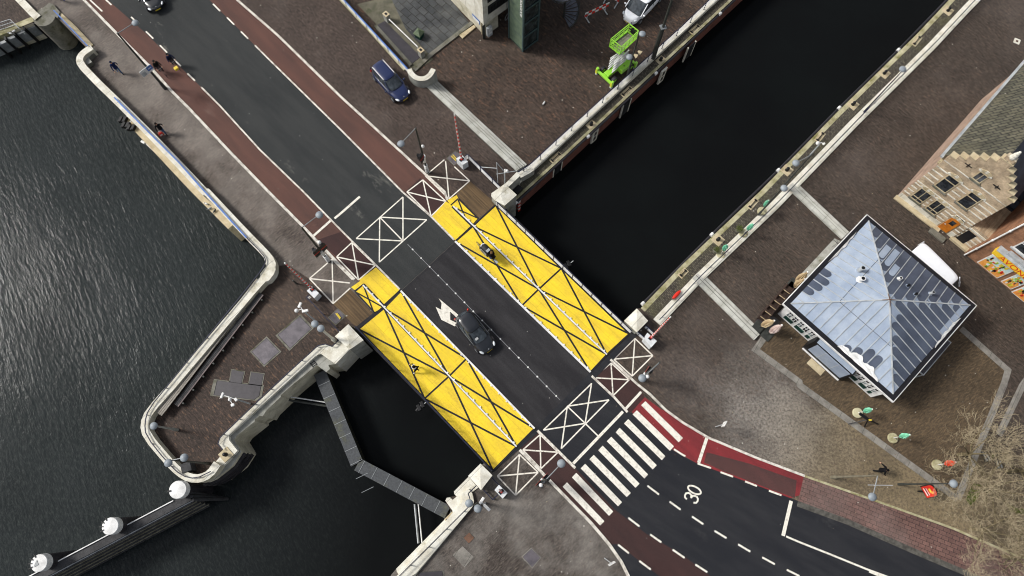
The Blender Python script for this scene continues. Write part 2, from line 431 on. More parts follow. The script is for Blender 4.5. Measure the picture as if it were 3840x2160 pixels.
# ------------------------------------------------------------------ ground, water, quays
WZ = -3.4
def water():
    m, nt, b = base_mat('water', .14, .08)
    b.inputs['IOR'].default_value = 1.33
    g = node(nt, 'ShaderNodeNewGeometry')
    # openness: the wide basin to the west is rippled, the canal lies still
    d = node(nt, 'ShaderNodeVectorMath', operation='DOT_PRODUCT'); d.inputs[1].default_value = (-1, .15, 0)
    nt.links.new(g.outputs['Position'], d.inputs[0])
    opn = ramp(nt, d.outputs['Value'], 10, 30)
    murk_glint = mix(nt, opn, L(14, 15, 16, 1), L(40, 44, 45, 1))
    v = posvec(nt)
    murk_glint = mix(nt, ramp(nt, noise(nt, v, .12, 4), .4, .7, 0, .35), murk_glint, L(20, 24, 24, 1))
    fl = ramp(nt, noise(nt, posvec(nt, math.radians(-30), 1.0, .34), 6.5, 4, .7), .48, .8, 0, .3)  # pale streaks: ripple glints on the basin painted into the base colour
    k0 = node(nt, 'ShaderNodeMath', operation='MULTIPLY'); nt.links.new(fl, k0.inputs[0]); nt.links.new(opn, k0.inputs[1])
    murk_glint = mix(nt, k0.outputs[0], murk_glint, L(92, 98, 94, 1))
    nt.links.new(murk_glint, b.inputs['Base Color'])
    w1 = posvec(nt, math.radians(-30), 1.0, .26)
    n1 = noise(nt, w1, 3.6, 3, .6)
    w2 = posvec(nt, math.radians(-36), 1.0, .4)
    n2 = noise(nt, w2, .55, 3, .6)
    h = node(nt, 'ShaderNodeMath', operation='ADD'); nt.links.new(n1, h.inputs[0])
    k = node(nt, 'ShaderNodeMath', operation='MULTIPLY'); k.inputs[1].default_value = .8; nt.links.new(n2, k.inputs[0]); nt.links.new(k.outputs[0], h.inputs[1])
    bp = node(nt, 'ShaderNodeBump'); bp.inputs['Distance'].default_value = .075
    gust = ramp(nt, noise(nt, posvec(nt, math.radians(-30), 1, .6), .06, 4, .6), .35, .65, .35, 1.1)
    gm = node(nt, 'ShaderNodeMath', operation='MULTIPLY'); nt.links.new(ramp(nt, opn, 0, 1, .12, 1.0), gm.inputs[0]); nt.links.new(gust, gm.inputs[1])
    nt.links.new(gm.outputs[0], bp.inputs['Strength']); nt.links.new(h.outputs[0], bp.inputs['Height'])
    nt.links.new(bp.outputs[0], b.inputs['Normal'])
    return m
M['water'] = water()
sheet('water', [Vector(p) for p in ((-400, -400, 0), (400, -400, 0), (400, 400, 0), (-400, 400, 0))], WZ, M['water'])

para = smoothpath(PP('00', 'ce:1660,850 ce:1540,925 ce:1450,1010 ce:1432,1110 ce:1500,1215 637,520 740,627 880,762 1120,1002 1350,1242 1545,1449', .8), 0)
para = smoothpath(para[:6], 1)+para[6:]
para2 = smoothpath(PP('01', '1560,0 1870,330 1995,455 2050,525 2052,590 1985,655 1900,750', .8), 1)
west = PP('01', '1900,750 1290,1470', .8)[1:]+smoothpath(PP('02', '1290,20 1125,205 1085,300 1105,390 1260,575 1350,665 1430,712 1510,715 1585,680 1640,600', .8), 1)[1:]
PARA = para+para2+west
railE = smoothpath(PP('c7', '1085,155 1022,218 965,196 905,212 500,580 100,968 82,1018 122,1068', .7), 0)
eband = PP('c7', '1155,38 1262,165 1160,240 1050,310 985,262 905,262 700,450 500,632 140,978 150,1010 200,1062 120,1150 20,1225 -5,1262', 0)
end_w, end_e = PP('11', '100,1030 450,745 860,372 1170,90')[0], None
joint = PP('11', '130,1035 450,748 860,375 1165,105')
NWTOP = PP('D', '-560,-600')+PP('ce', '310,0 600,300 890,240 1050,330 1560,860', .0)
nwpoly = NWTOP+[Vector((p.x, p.y, 0)) for p in PARA]+eband[::-1]+joint+PP('c8', '1640,930 1960,660')+PP('10', '1310,1292 620,637 500,530 20,0')+PP('D', '325,-600')
def land(name, pts, z, m, side):
    o = MB().prism(pts, WZ-3, z, m, side).build(name); o['kind'] = 'structure'; return o
land('ground', nwpoly, 0.0, 'prom', 'conc')
F1 = PP('D', '1290,511 1425.3,388.3 1625.3,201.7 1815.7,25 2450,-565', -1.0)
RL = PP('10', '1330,1300 1430,1235 1590,1085', .4)+PP('20', '0,192 200,0', .4)+PP('D', '2400,-600', .4)
plz = PP('D', '325,-600', -.6)+PP('10', '20,0 500,530 620,640 1320,1300', -.6)+[Vector((p.x, p.y, 0)) for p in offset(F1, 1.38)]
land('plaza', plz, -.6, 'plaza', 'conc')
inner = offset(F1, 2.6)
land('canal_bank', F1+inner[::-1], -1.0, 'qstone', 'qbrick')
G = PP('D', '1612,775 1717.3,665 1910,483 2107,281 2305,87 2387,0 2900,-520')
eastpoly = G+PP('D', '3700,-520 3700,2100 600,2100 985,1445')+PP('ca', '655,1370 1255,760 1195,650 1215,592 1300,580 1282,530 1440,365 1570,235 1690,350')+PP('11', '2210,1075 2140,970 2230,882')
land('ground', eastpoly, 0.0, 'east', 'conc')
low = PP('D', '-700,-500', -1.2)+PP('D', '-560,-600', 0)+PP('ce', '310,0 600,300 640,372', -1.0)+PP('ce', '0,640', -1.2)+PP('D', '-700,360', -1.2)
land('lower_quay', low, -1.2, 'fore', 'conc')
ribbon_obj('quay_edge', PP('ce', '-1800,1330 0,640 640,372', -1.2), -.05, .55, -1.6, -1.17, 'qstone', kind='structure')

# roads and paths laid as thin sheets over the ground
K1 = PP('00', '-600,-1200 635,0 910,280 1130,500 1290,680 1430,820 1740,1150 2030,1449 01:2290,262 01:2430,410 11:0,562 11:118,670')
K2 = PP('00', '280,-640 790,-20 1100,250 1415,560 1520,660 1660,800 1960,1130 2290,1449 01:2576,292 11:100,392 11:270,562 11:450,745')
K3 = PP('00', '780,-760 1580,0 1925,345 2040,460 2576,985 10:460,1449 11:680,190 11:860,372')
K4 = PP('00', '980,-760 1790,0 2100,270 2576,735 10:780,1449 11:828,88')
sheet('forecourt', [Vector((p.x, p.y, 0)) for p in K4[1:]]+PP('11', '1160,100 c8:1640,930 c8:1950,670 10:1300,1280 10:622,642 10:505,530 10:20,0')+PP('D', '800,-60'), .004, M['fore'])
sheet('cycle_path', K1+K2[::-1], .006, M['cyc'])
sheet('road', K2+K3[::-1], .010, M['asph'])
sheet('cycle_path', K3+K4[::-1], .006, M['cyc'])
darkpath = lambda s, z=.014: sheet('cycle_path', PP('11', s), z, M['cycd'])
darkpath('0,300 60,370 270,565 130,665 -20,510 01:2540,490 01:2400,360')
darkpath('460,0 680,190 790,70 600,-90 10:600,1340 10:480,1449')
pen = [Vector((p.x, p.y, 0)) for p in west[1:]]+eband[::-1][3:]+joint[:1]+PP('c6', '815,870 380,410 0,160')+PP('01', '2080,560')
sheet('quay_paving', pen, .003, M['pen'])
sheet('brown_paving', PP('c6', '815,865 1130,600 1215,690 1546,1035 1262,1290')+PP('c6', '1180,1240'), .012, M['plank'])
sheet('brown_paving', PP('c8', '780,1080 1040,820 1560,1260 1345,1449')+PP('11', '1035,195'), .012, M['plank'])
K5 = PP('12', '1345,498 1500,655 1700,862 1880,1045 2020,1210 2110,1340 2165,1449 2260,1700')
K6 = PP('12', '1480,352 1765,635 2060,945 2300,1130 2576,1292 22:210,1449 22:700,1760')
K6b = PP('12', '1700,780 1960,1070 2090,1210 2250,1335 2400,1449 2700,1690')
K7 = PP('11', '1890,1388 12:2060,100 12:2160,212')
K8 = PP('11', '2030,1265 2230,1449 12:2330,80 12:2450,200 12:2576,292 22:190,405 22:560,560 22:920,695 22:1480,890 22:2040,1090 22:2500,1290 D:2640,1424 D:2900,1540')
EDGE = PP('22', '-20,528 110,600 650,800 815,862 870,882 1250,1020 1750,1240 2200,1430 2600,1640')
sheet('south_paving', PP('11', '2215,1080')+PP('12', '1150,665 1345,498')+K5[1:]+PP('D', '1500,2100 600,2100 985,1445')+PP('ca', '655,1370 1255,760 1440,365'), .002, M['south'])
road = PP('11', '1888,1390')+K7[1:]+PP('12', '2190,215 2330,350 2510,505 2576,545')+EDGE[1:]+PP('D', '2700,1800 1450,1800')+K5[::-1][:-1]+PP('12', '1345,500')
sheet('road', road, .006, M['asph3'])
sheet('cycle_path', PP('12', '1345,498')+K5[1:4]+[K5[4]]+K6b[2:]+K6[::-1], .010, M['cycd'])
sheet('cycle_path', K7+PP('12', '2190,210 2290,100')+PP('12', '2245,15')+PP('11', '2030,1268'), .011, M['cycd'])
sheet('red_cycle_path', PP('12', '2290,100 2190,212 2330,350 2510,503')+EDGE[:4]+PP('22', '880,840 915,693')+K8[::-1][6:-3]+PP('12', '2420,195'), .013, M['red'])
sheet('red_cycle_path', PP('22', '160,592 182,515 500,600 860,728 846,860 650,790 300,655'), .017, M['redworn'])
sheet('tiled_path', PP('22', '915,693 870,882 1250,1020 1750,1240 2200,1430 2600,1640 D:2900,1560')+K8[::-1][:-7], .012, M['tile'])
sheet('gutter', [p for p in EDGE[4:]]+offset(EDGE[4:], -.42)[::-1], .016, M['greykerb'])
sheet('terrace', PP('21', '600,1080 630,1060 860,930 1200,700')+PP('21', '2090,1020 2470,1340')+PP('22', '2430,0 2060,850 1240,265 880,0')+PP('21', '555,1190'), .004, M['terrace'])
0 and sheet('leafy_paving', PP('22', '860,400 1240,290 2070,880 2430,0 D:2800,900 D:2900,1520')+K8[::-1][1:-6]+PP('22', '780,600'), .005, M['bushbed'])
0 and sheet('dusty_paving', PP('22', '-60,20 500,-170 900,30 1240,280 1150,560 920,690 560,555 190,400 0,285')+PP('12', '2450,190 2330,75 2230,0')+PP('11', '2420,1350'), .0035, M['dusty'])
# border strips of pale stone
def pstrip(k, s, w, z=.02, m='strip', name='stone_border'):
    a = PP(k, s); o = MB()
    o = ribbon_obj(name, a, -w/2, w/2, 0, z, m, kind='structure'); return o
pstrip('21', '625,1085 550,1190 880,1432 22:885,10 22:1240,265 22:2075,868', .5)
pstrip('22', '2075,868 2425,0 21:2455,1345 21:2100,1030', .5, .018)
pstrip('22', '2385,385 2560,20 D:2640,870', .5, .016)
for s in ('-600,-1200 635,0 910,280 1130,500 1290,680 1430,820 1740,1150 2030,1449 01:2290,262 01:2430,410 11:0,562 11:100,660',):
    ribbon_obj('kerb', PP('00', s), -.12, .1, 0, .06, 'kerb', kind='structure')
ribbon_obj('kerb', PP('00', '1520,660 1660,800 1960,1130 2290,1449 01:2576,292 11:100,392 11:270,562 11:440,735'), -.06, .08, 0, .05, 'kerb', kind='structure')
ribbon_obj('kerb', PP('00', '1925,345 2040,460 2576,985 10:460,1449 11:680,190 11:850,362'), -.06, .08, 0, .05, 'kerb', kind='structure')
ribbon_obj('kerb', K4[:-1]+PP('11', '800,62'), -.1, .1, 0, .06, 'kerb', kind='structure')
ribbon_obj('kerb', K5, -.1, .12, 0, .06, 'kerb', kind='structure')
ribbon_obj('kerb', PP('12', '1480,352 1765,635'), -.1, .1, 0, .06, 'kerb', kind='structure')
ribbon_obj('kerb', K7, -.1, .08, 0, .06, 'kerb', kind='structure')
ribbon_obj('kerb', K8[:8], -.08, .1, 0, .06, 'kerb', kind='structure')
ribbon_obj('kerb', K8[7:], -.08, .08, 0, .06, 'qstone', kind='structure')

# painted markings
def marks(name, segs, w, z, m='paint'):
    o = MB()
    for i, s in enumerate(segs):
        p = PP(*s)
        for a, b in zip(p, p[1:]): o.line(a, b, w, m, z+.0006*(i % 5), 0)
    r = o.build(name); r['kind'] = 'structure'; return r
marks('road_marking', [('00', a) for a in ('680,0 773,87', '540,-130 620,-55', '800,0 842,38', '700,-100 760,-40', '990,128 1045,182', '1102,238 1157,292', '1207,342 1262,398', '1312,448 1365,500', '1415,555 1472,610', '1608,30 1662,85', '1713,132 1768,187', '1818,238 1873,293', '1500,-75 1555,-20')], .14, .016)
marks('road_marking', [('11', '465,38 112,352'), ('11', '112,352 465,370'), ('11', '465,38 465,370'), ('11', '290,190 645,210'), ('11', '290,190 287,530'), ('11', '287,530 645,210'), ('11', '290,190 465,370')], .105, .018)
marks('road_marking', [('11', '140,35 0,158 01:2525,200')], .2, .018)
marks('road_marking', [('01', '2500,212 2368,330')], .2, .018)
marks('road_marking', [('01', '2540,490 11:80,382 11:258,553 11:130,665 01:2540,490'), ('11', '80,382 130,665'), ('01', '2540,490 11:258,553')], .105, .020)
marks('road_marking', [('c6', '800,58 390,410 818,862 1130,580'), ('c6', '800,58 818,862'), ('c6', '390,410 1120,490'), ('c6', '800,58 1170,430')], .11, .020, 'wpaint')
marks('road_marking', [('11', '495,0 10:615,1358'), ('10', '615,1358 11:790,72 11:677,183 11:495,0'), ('10', '615,1358 11:677,183'), ('11', '495,0 790,72')], .105, .020)
marks('road_marking', [('c8', '550,410 180,722 640,1170 1040,820 745,545'), ('c8', '575,440 640,1170'), ('c8', '200,725 1040,820')], .105, .020, 'wpaint')
marks('road_marking', [('11', '2215,1105 2350,1235 2195,1390 2055,1262 2215,1105'), ('11', '2215,1105 2195,1390'), ('11', '2055,1262 2350,1235')], .105, .020, 'wpaint')
marks('road_marking', [('11', '2035,1290 2172,1417 12:2050,88 11:1902,1402 11:2035,1290'), ('11', '2035,1290 12:2050,88'), ('11', '1902,1402 2172,1417')], .105, .020, 'wpaint')
marks('road_marking', [('12', '1500,382 1635,515 1505,640 1370,497 1500,382'), ('12', '1500,382 1505,640'), ('12', '1370,497 1635,515')], .105, .020, 'wpaint')
marks('road_marking', [('12', '1345,532 1485,667 1315,840 1177,695 1345,532'), ('12', '1345,532 1315,840'), ('12', '1177,695 1485,667')], .105, .020, 'wpaint')
marks('road_marking', [('12', '1525,348 1890,-5'), ('12', '1525,348 1840,297'), ('12', '1888,-5 1840,297'), ('12', '1705,168 2020,120'), ('12', '1705,168 1660,488'), ('12', '2020,120 1660,488'), ('12', '1705,168 1840,297 1935,390')], .105, .014)
marks('road_marking', [('12', '2125,208 1750,600')], .22, .012)
marks('road_marking', [('12', '2262,60 2145,188')], .2, .018)
zeb = MB()
for s in ('2295,130 2262,160 2545,440 2578,408', '2230,198 2198,230 2480,505 2510,470', '2165,265 2133,298 2418,575 2445,545', '2100,330 2070,365 2350,645 2380,613', '2037,398 2003,432 2287,713 2315,683',
          '1972,465 1938,500 2220,783 2250,752', '1905,535 1872,568 2153,853 2185,822', '1840,602 1806,637 2088,923 2118,892', '1773,670 1740,705 2020,995 2052,963', '1703,742 1670,775 1953,1068 1985,1035'):
    zeb.poly([(p.x, p.y, .021) for p in PP('12', s)], 'paint')
o = zeb.build('zebra_crossing'); o['kind'] = 'structure'
marks('road_marking', [('12', '2165,1010 2250,1075'), ('12', '2330,1135 2415,1195'), ('12', '2500,1250 2590,1312'), ('12', '2088,1212 2170,1277'), ('12', '2248,1335 2335,1400'), ('12', '2310,768 2397,834'), ('12', '2477,888 2560,948'),
      ('22', '70,1000 155,1058'), ('22', '240,1108 330,1163'), ('22', '418,1210 510,1265'), ('22', '600,1308 695,1360'), ('22', '785,1402 880,1449'), ('22', '95,1362 185,1420'), ('22', '285,665 380,700'), ('22', '470,735 560,770'), ('22', '650,805 745,840'),
      ('12', '2510,492 2576,535'), ('22', '-10,530 20,545'), ('22', '112,600 214,635'), ('22', '780,1150 880,1193 1100,1280 1400,1402 1560,1460'), ('22', '1405,1415 1520,1462')], .14, .022)
marks('road_marking', [('22', '182,407 120,595')], .24, .022)
marks('road_marking', [('22', '818,882 757,1146')], .27, .022)
# arrow on the bridge deck
arrow = MB()
arrow.poly([(p.x, p.y, .036) for p in PP('11', '735,803 892,935 880,958 822,903 822,965 872,990 858,1015 755,965 712,868 752,888 757,840')], 'paint')
o = arrow.build('arrow_marking'); o['kind'] = 'structure'
# speed figure 30 painted on the carriageway
def figures(text, c, up, right, hgt, wid, w, z):
    up = up.normalized(); right = right.normalized(); o = MB(); x0 = -(len(text)*wid*1.25-.25*wid)/2
    arcs = {'0': [(.5+.5*math.sin(t)*1, .5+.5*math.cos(t)) for t in [i*math.pi/10 for i in range(21)]],
            '3': [(.02, .80), (.12, .94), (.4, 1), (.75, .97), (.95, .85), (.98, .72), (.85, .58), (.5, .52), (.85, .46), (1, .3), (.97, .16), (.78, .04), (.45, 0), (.12, .06), (0, .2)]}
    k = 0
    for ch in text:
        q = [c+right*(x0+px*wid)+up*((py-.5)*hgt) for px, py in arcs[ch]]
        q = [Vector((p.x, p.y, 0)) for p in q]
        for a, b in zip(q, q[1:]):
            o.line(a, b, w, 'paint', z+.0005*(k % 4), w*.3); k += 1
        x0 += wid*1.25
    r = o.build('speed_figures'); r['kind'] = 'structure'
a, b, c_, d_ = PP('22', '38,862 112,798 30,800 125,860')
cen = P('22', 77, 829)
up = (P('22', 20, 805)-P('22', 130, 858)); rt = Vector((up.y, -up.x, 0))
figures('30', cen, up, rt, 1.02, .50, .13, .022)
# concrete hatches and patches
def hatchset(items):
    for s, m, fr, lab in items:
        q = PP(s[0], s[1]); c = sum(q, Vector())/len(q)
        t = thing('access_hatch', lab, 'hatch', c, 0)
        big = [c+(p-c)*1.16 for p in q]
        MB().prism([(p.x-c.x, p.y-c.y) for p in big], 0, .022, fr).build('frame', t)
        MB().prism([(c.x+(p.x-c.x)*1.03-c.x, c.y+(p.y-c.y)*1.03-c.y) for p in q], 0, .026, 'line').build('joint', t)
        MB().prism([(p.x-c.x, p.y-c.y) for p in q], 0, .034, m).build('cover', t)
hatchset([(('01', '2262,940 2350,1030 2190,1180 2100,1080'), 'hatch', 'dgrey', 'largest rectangular steel hatch, beside the two round grey lamps'),
          (('01', '2012,1105 2108,1205 1995,1305 1902,1205'), 'hatch', 'dgrey', 'square steel hatch with a damp ring stain on the quay'),
          (('c7', '80,500 435,545 420,625 380,655 52,618'), 'wet', 'dgrey', 'wide dark wet hatch cover with a cut corner on the quay'),
          (('c7', '197,412 298,428 275,522 182,508'), 'wet', 'dgrey', 'small dark hatch at the left above the wide wet hatch'),
          (('c7', '358,432 458,446 440,538 340,524'), 'wet', 'dgrey', 'small dark hatch at the right above the wide wet hatch'),
          (('c6', '905,968 1030,1088 868,1238 745,1112'), 'hatch', 'dgrey', 'square hatch with yellow bars beside the brown paving'),
          (('c8', '765,248 905,375 740,500 612,385'), 'hatch', 'dgrey', 'square hatch with yellow bars behind the north barrier box'),
          (('12', '1433,1245 1500,1310 1440,1380 1370,1305'), 'hatch', 'strip', 'steel hatch in a pale concrete frame on the south bank'),
          (('12', '965,1120 1003,1160 962,1203 922,1160'), 'rust', 'greykerb', 'small square rusty cover on the south bank paving'),
          (('12', '590,1425 760,1412 772,1500 560,1500'), 'wet', 'greykerb', 'dark hatch at the bottom edge of the south bank')])
o = MB().poly([(p.x, p.y, .02) for p in PP('12', '915,1225 1000,1305 928,1385 840,1290')], 'strip').build('paving_patch'); o['kind'] = 'structure'
for s, kk in (('870,1045 950,1150', 'c6'), ('892,1040 958,1128', 'c6'), ('685,345 775,435', 'c8'), ('715,320 785,400', 'c8')):
    p = PP(kk, s, 0)
    t = MB().bar((p[0].x, p[0].y, .09), (p[1].x, p[1].y, .09), .07, .06, 'yelpaint').build('yellow_bar')
    tag(t, 'yellow metal lifting bar lying on the hatch '+('by the west bridge pier' if kk == 'c6' else 'by the north barrier'), 'bar', 'yellow lifting bars on the hatches')

# ---- quay edges and parapets
def parapet(name, label, pts, w0, w1, z0, z1, m, side=None, group=None):
    return ribbon_obj(name, pts, w0, w1, z0, z1, m, side, label, 'wall', group=group)
parapet('quay_parapet', 'long white stone parapet winding round the promenade and the quay point', PARA, -.3, .32, WZ-1, .8, 'parapet', 'conc')
ledge1 = PP('00', '960,895 1400,1365 01:1480,0 01:1740,262', -.3)
ledge1 = [Vector((p.x, p.y, 0)) for p in ledge1]
parapet('stone_ledge', 'cream stone ledge below the promenade parapet, with birds on it', ledge1, -.28, .28, WZ-1, -.3, 'cream', 'conc')
inn = PP('ce', '1700,880 1560,1010 1530,1080 1600,1180', .35)
MB_i = ribbon_obj('corner_bench', smoothpath(inn, 1), -.05, .42, 0, .45, 'grey', 'dgrey', 'grey curved stone bench inside the parapet corner at the top left', 'bench')
# white block at the corner of promenade and point
c = MB().prism([(p.x, p.y) for p in smoothpath(PP('01', '1985,470 2070,540 2085,600 2012,692 1950,640 2010,560', .8), 1)], -.0, .84, 'parapet').build('corner_block')
tag(c, 'broad white stone block at the bend between promenade and long bench', 'wall')
# east band, ledge, wall of the point
o = MB().prism([(p.x, p.y) for p in PP('c7', '1085,155 1022,216 965,198 905,212 100,968 82,1018 135,1085 30,1205 2,1260 0,1300 40,1262 150,1178 242,1075 175,990 170,950 880,300 925,275 985,318 1050,362 1165,240', .3)], -3.6, .3, 'parapet', 'parapet').build('quay_wall')
tag(o, 'white stone wall along the south east side of the quay point', 'wall')
o = MB()
o.prism([(p.x, p.y) for p in PP('c7', '1050,362 985,318 925,275 880,300 600,560 590,625 700,530 895,370 975,430 1005,400 990,370', -.02)], WZ-1, -.02, 'grey', 'conc')
o.prism([(p.x, p.y) for p in PP('c7', '600,560 400,745 415,785 450,792 480,745 600,632', -.04)], WZ-1, -.04, 'grey', 'conc')
o.prism([(p.x, p.y) for p in PP('c7', '410,745 175,950 180,1000 242,1075 262,1062 215,985 240,950 385,835 385,815 440,780', -.08)], WZ-1, -.08, 'grey', 'conc')
o.prism([(p.x, p.y) for p in PP('c7', '262,1062 262,1085 150,1195 40,1265 0,1300 0,1335 60,1310 200,1200 275,1085', -.12)], WZ-1, -.12, 'grey', 'conc')
o = o.build('quay_ledge'); tag(o, 'grey green stone ledge stepping down to the water below the white wall', 'ledge')
o = MB()
for k in range(3):
    pts = [Vector((p.x, p.y, -.7-k*.8)) for p in PP('c7', '275,1090 200,1205 60,1315 -60,1345', -.12)]
    a = offset(smoothpath(pts, 1), .1) 
    for q, r in zip(a, a[1:]): o.bar(q, r, .22, .28, 'rubber')
tag(o.build('fender_beam'), 'dark rubber fender beams round the rounded quay head', 'fender')
o = MB()
for s in ('900,470 905,640', '880,480 700,680', '620,640 460,800', '265,1120 330,1110'):
    pass
# ladders set in the wall
for s, lab in (('840,355 870,395', 'upper'), ('255,1135 290,1165', 'lower')):
    p = PP('c7', s, 0.0 if lab == 'upper' else -1.0)
    t = thing('wall_ladder', 'dark iron ladder rungs on the %s end of the quay wall' % lab, 'ladder', p[0], 0)
    d = (p[1]-p[0]).normalized(); n = Vector((-d.y, d.x, 0))
    for k in (0, 1): MB().bar(n*k*.35, n*k*.35+d*.45, .05, .06, 'black').build('side_rail', t)
    for k in range(3): MB().bar(d*(.08+k*.15), n*.35+d*(.08+k*.15), .04, .05, 'black').build('rung', t)
# piers at the four corners of the bridge
for k, s, z, lab in (('c7', '1155,38 1275,165 1165,240 1048,135', 1.0, 'west'), ('c8', '1720,885 1945,1090 1715,1290 1530,1190 1465,1110 1470,1060', 1.1, 'north'),
                     ('11', '2230,882 2312,972 2230,1055 2138,970', 1.0, 'east'), ('ca', '1570,232 1695,355 1575,510 1440,362', 1.0, 'south')):
    t = thing('bridge_pier', 'white stone pier block at the %s corner of the yellow bridge' % lab, 'pier', (0, 0, 0), 0, 'stone piers at the bridge corners')
    q = PP(k, s, z); c = sum(q, Vector())/len(q)
    MB().prism([(p.x, p.y) for p in q], WZ-1, z-.1, 'grey').build('shaft', t, bev=.03)
    MB().prism([(c.x+(p.x-c.x)*1.04, c.y+(p.y-c.y)*1.04) for p in q], z-.1, z, 'parapet').build('cap', t, bev=.03)
    # low pyramid top
    vs = [(c.x+(p.x-c.x)*1.0, c.y+(p.y-c.y)*1.0, z) for p in q]+[(c.x, c.y, z+.16)]
    n = len(q); mb = MB(); mb.add(vs, [[i, (i+1) % n, n] if False else [n, i, (i+1) % n] for i in range(n)], 'parapet'); mb.build('top', t)
o = MB().prism([(p.x, p.y) for p in PP('c8', '1960,640 2020,720 1790,940 1720,885', .9)], -3.6, .9, 'parapet', 'grey').build('wing_wall')
tag(o, 'white wing wall joining the north pier to the canal railing', 'wall')
o = MB().prism([(p.x, p.y) for p in PP('c8', '1950,660 2250,555 2300,600 2210,660 2030,760', .0)], -1.0, -.05, 'parapet', 'grey').build('wing_wall')
tag(o, 'low white block where the steps meet the canal railing', 'wall')
# south quay coping
o = MB().prism([(p.x, p.y) for p in PP('ca', '1440,372 1282,530 1285,560 1312,585 1268,622 1240,595 1205,598 1188,630 1270,745 655,1370 660,1400 690,1449 860,1449 1480,700 1500,640 1495,580 1470,545 1545,490', .1)], WZ-1, .1, 'parapet', 'conc').build('quay_coping')
tag(o, 'broad white stone coping along the south quay', 'quay')
o = MB().prism([(p.x, p.y) for p in PP('ca', '1375,640 1360,560 1440,500 1480,550 1500,640 1480,700 870,1420 700,1520 640,1470 800,1300', .28)], 0, .28, 'parapet').build('railing_plinth')
tag(o, 'raised white plinth carrying the south quay railing', 'wall')
# canal banks
parapet('bank_coping', 'mossy stone edge of the north canal bank', F1, .0, .25, -1.4, -.97, 'qstone')
sheet('cobble_strip', band(F1, .25, .90), -.975, M['cobble'])
RB = F1
parapet('railing_kerb', 'white stone kerb under the railing of the north canal bank', RB, .88, 1.40, -1.0, -.57, 'parapet')
parapet('bank_coping', 'mossy stone edge of the east canal bank', G, -.42, .0, -.4, .03, 'qstone')
sheet('cobble_strip', band(G, -.44, -1.3), .012, M['cobble'])
parapet('railing_kerb', 'white stone kerb under the railing of the east canal bank', G, -2.1, -1.34, 0, .12, 'parapet')
def fender_run(path, z, breaks, lab, step):
    pos = along(path, step, breaks)
    grp = 'fender tubes along the '+lab
    prev = None; i = 0
    for q, d in pos:
        if prev is not None:
            a, b = prev+d*.12, q-d*.12
            t = thing('fender_tube', 'dark rubber fender tube with white collar on the '+lab, 'fender', a, 0, grp)
            MB().tube((0, 0, z-a.z), Vector((b.x-a.x, b.y-a.y, z-a.z)), .115, .115, 'rubber', 10).build('tube', t, smooth=False)
            MB().tube(Vector((0, 0, z-a.z))-d*.13, Vector((0, 0, z-a.z))+d*.16, .15, .15, 'white', 12).build('collar', t)
        prev = q
ribbon_obj('stone_string', F1, -.05, .0, -1.46, -1.38, 'parapet', None, 'thin white stone line above the brick canal wall', 'wall trim')
fender_run(offset(F1, -.12), -1.12, .1, 'north canal bank', 9.13)
fender_run(offset(G, .14), -.1, .3, 'east canal bank', 8.6)
# pale frames with slots and recesses in the brick quay wall
nrm = Vector((.69, -.724, 0)); ux = Vector((.724, .69, 0))
wo = F1[1]
def wallpt(k, x, y): return onwall(k, x, y, wo, nrm)
for s in ('1920,980 1895,1110', '2450,490 2410,600'):
    a, b = [wallpt('10', *map(float, w.split(','))) for w in s.split()]
    t = thing('drain_panel', 'pale stone panel with two dark slots in the brick canal wall, '+('nearer the bridge' if '1920' in s else 'below the green lift'), 'panel', (a.x+nrm.x*.0, a.y+nrm.y*.0, 0), 0, 'slotted panels in the canal wall')
    ang = math.atan2(ux.y, ux.x)
    MB().box((0, 0, -2.35), (.75, .16, 2.1), 'parapet', ang).build('frame', t)
    for z in (-1.85, -2.75): MB().box((nrm.x*.05, nrm.y*.05, z), (.3, .1, .6), 'line', ang).build('slot', t)
for s in ('1640,1200', '2165,740', '20:105,250'):
    k, w = ('20', s[3:]) if ':' in s else ('10', s)
    a = wallpt(k, *map(float, w.split(',')))
    t = thing('wall_recess', 'dark ladder recess with pale stone edges in the brick canal wall, '+{'1640,1200': 'nearest the bridge', '2165,740': 'middle of three', '20:105,250': 'farthest from the bridge'}[s], 'recess', (a.x, a.y, 0), 0, 'ladder recesses in the canal wall')
    ang = math.atan2(ux.y, ux.x)
    MB().box((0, 0, -2.5), (.9, .08, 2.6), 'line', ang).build('recess', t)
    for k in (-1, 1): MB().box((ux.x*k*.52, ux.y*k*.52, -2.5), (.12, .14, 2.6), 'parapet', ang).build('frame', t)
    for k in range(6): MB().box((nrm.x*.05, nrm.y*.05, -1.5-k*.33), (.5, .05, .04), 'dsteel', ang).build('rung', t)
    
# red and white gauge
a = onwall('c8', 2000, 1300, P('c8', 2000, 1300, -2.2), nrm)
t = thing('water_gauge', 'red and white water gauge board beside the north pier', 'gauge', (a.x, a.y, 0), 0)
for k in range(6): MB().box((0, 0, -1.4-k*.36), (.26, .1, .36), 'redp' if k % 2 else 'white', math.atan2(ux.y, ux.x)).build('band', t)
t = MB().box((0, 0, 0), (.7, .5, .5), 'black', U).build('navigation_lamp', loc=P('c8', 1975, 1000, -.7)); tag(t, 'black boxed navigation lamp in the mossy corner behind the north pier', 'lamp')

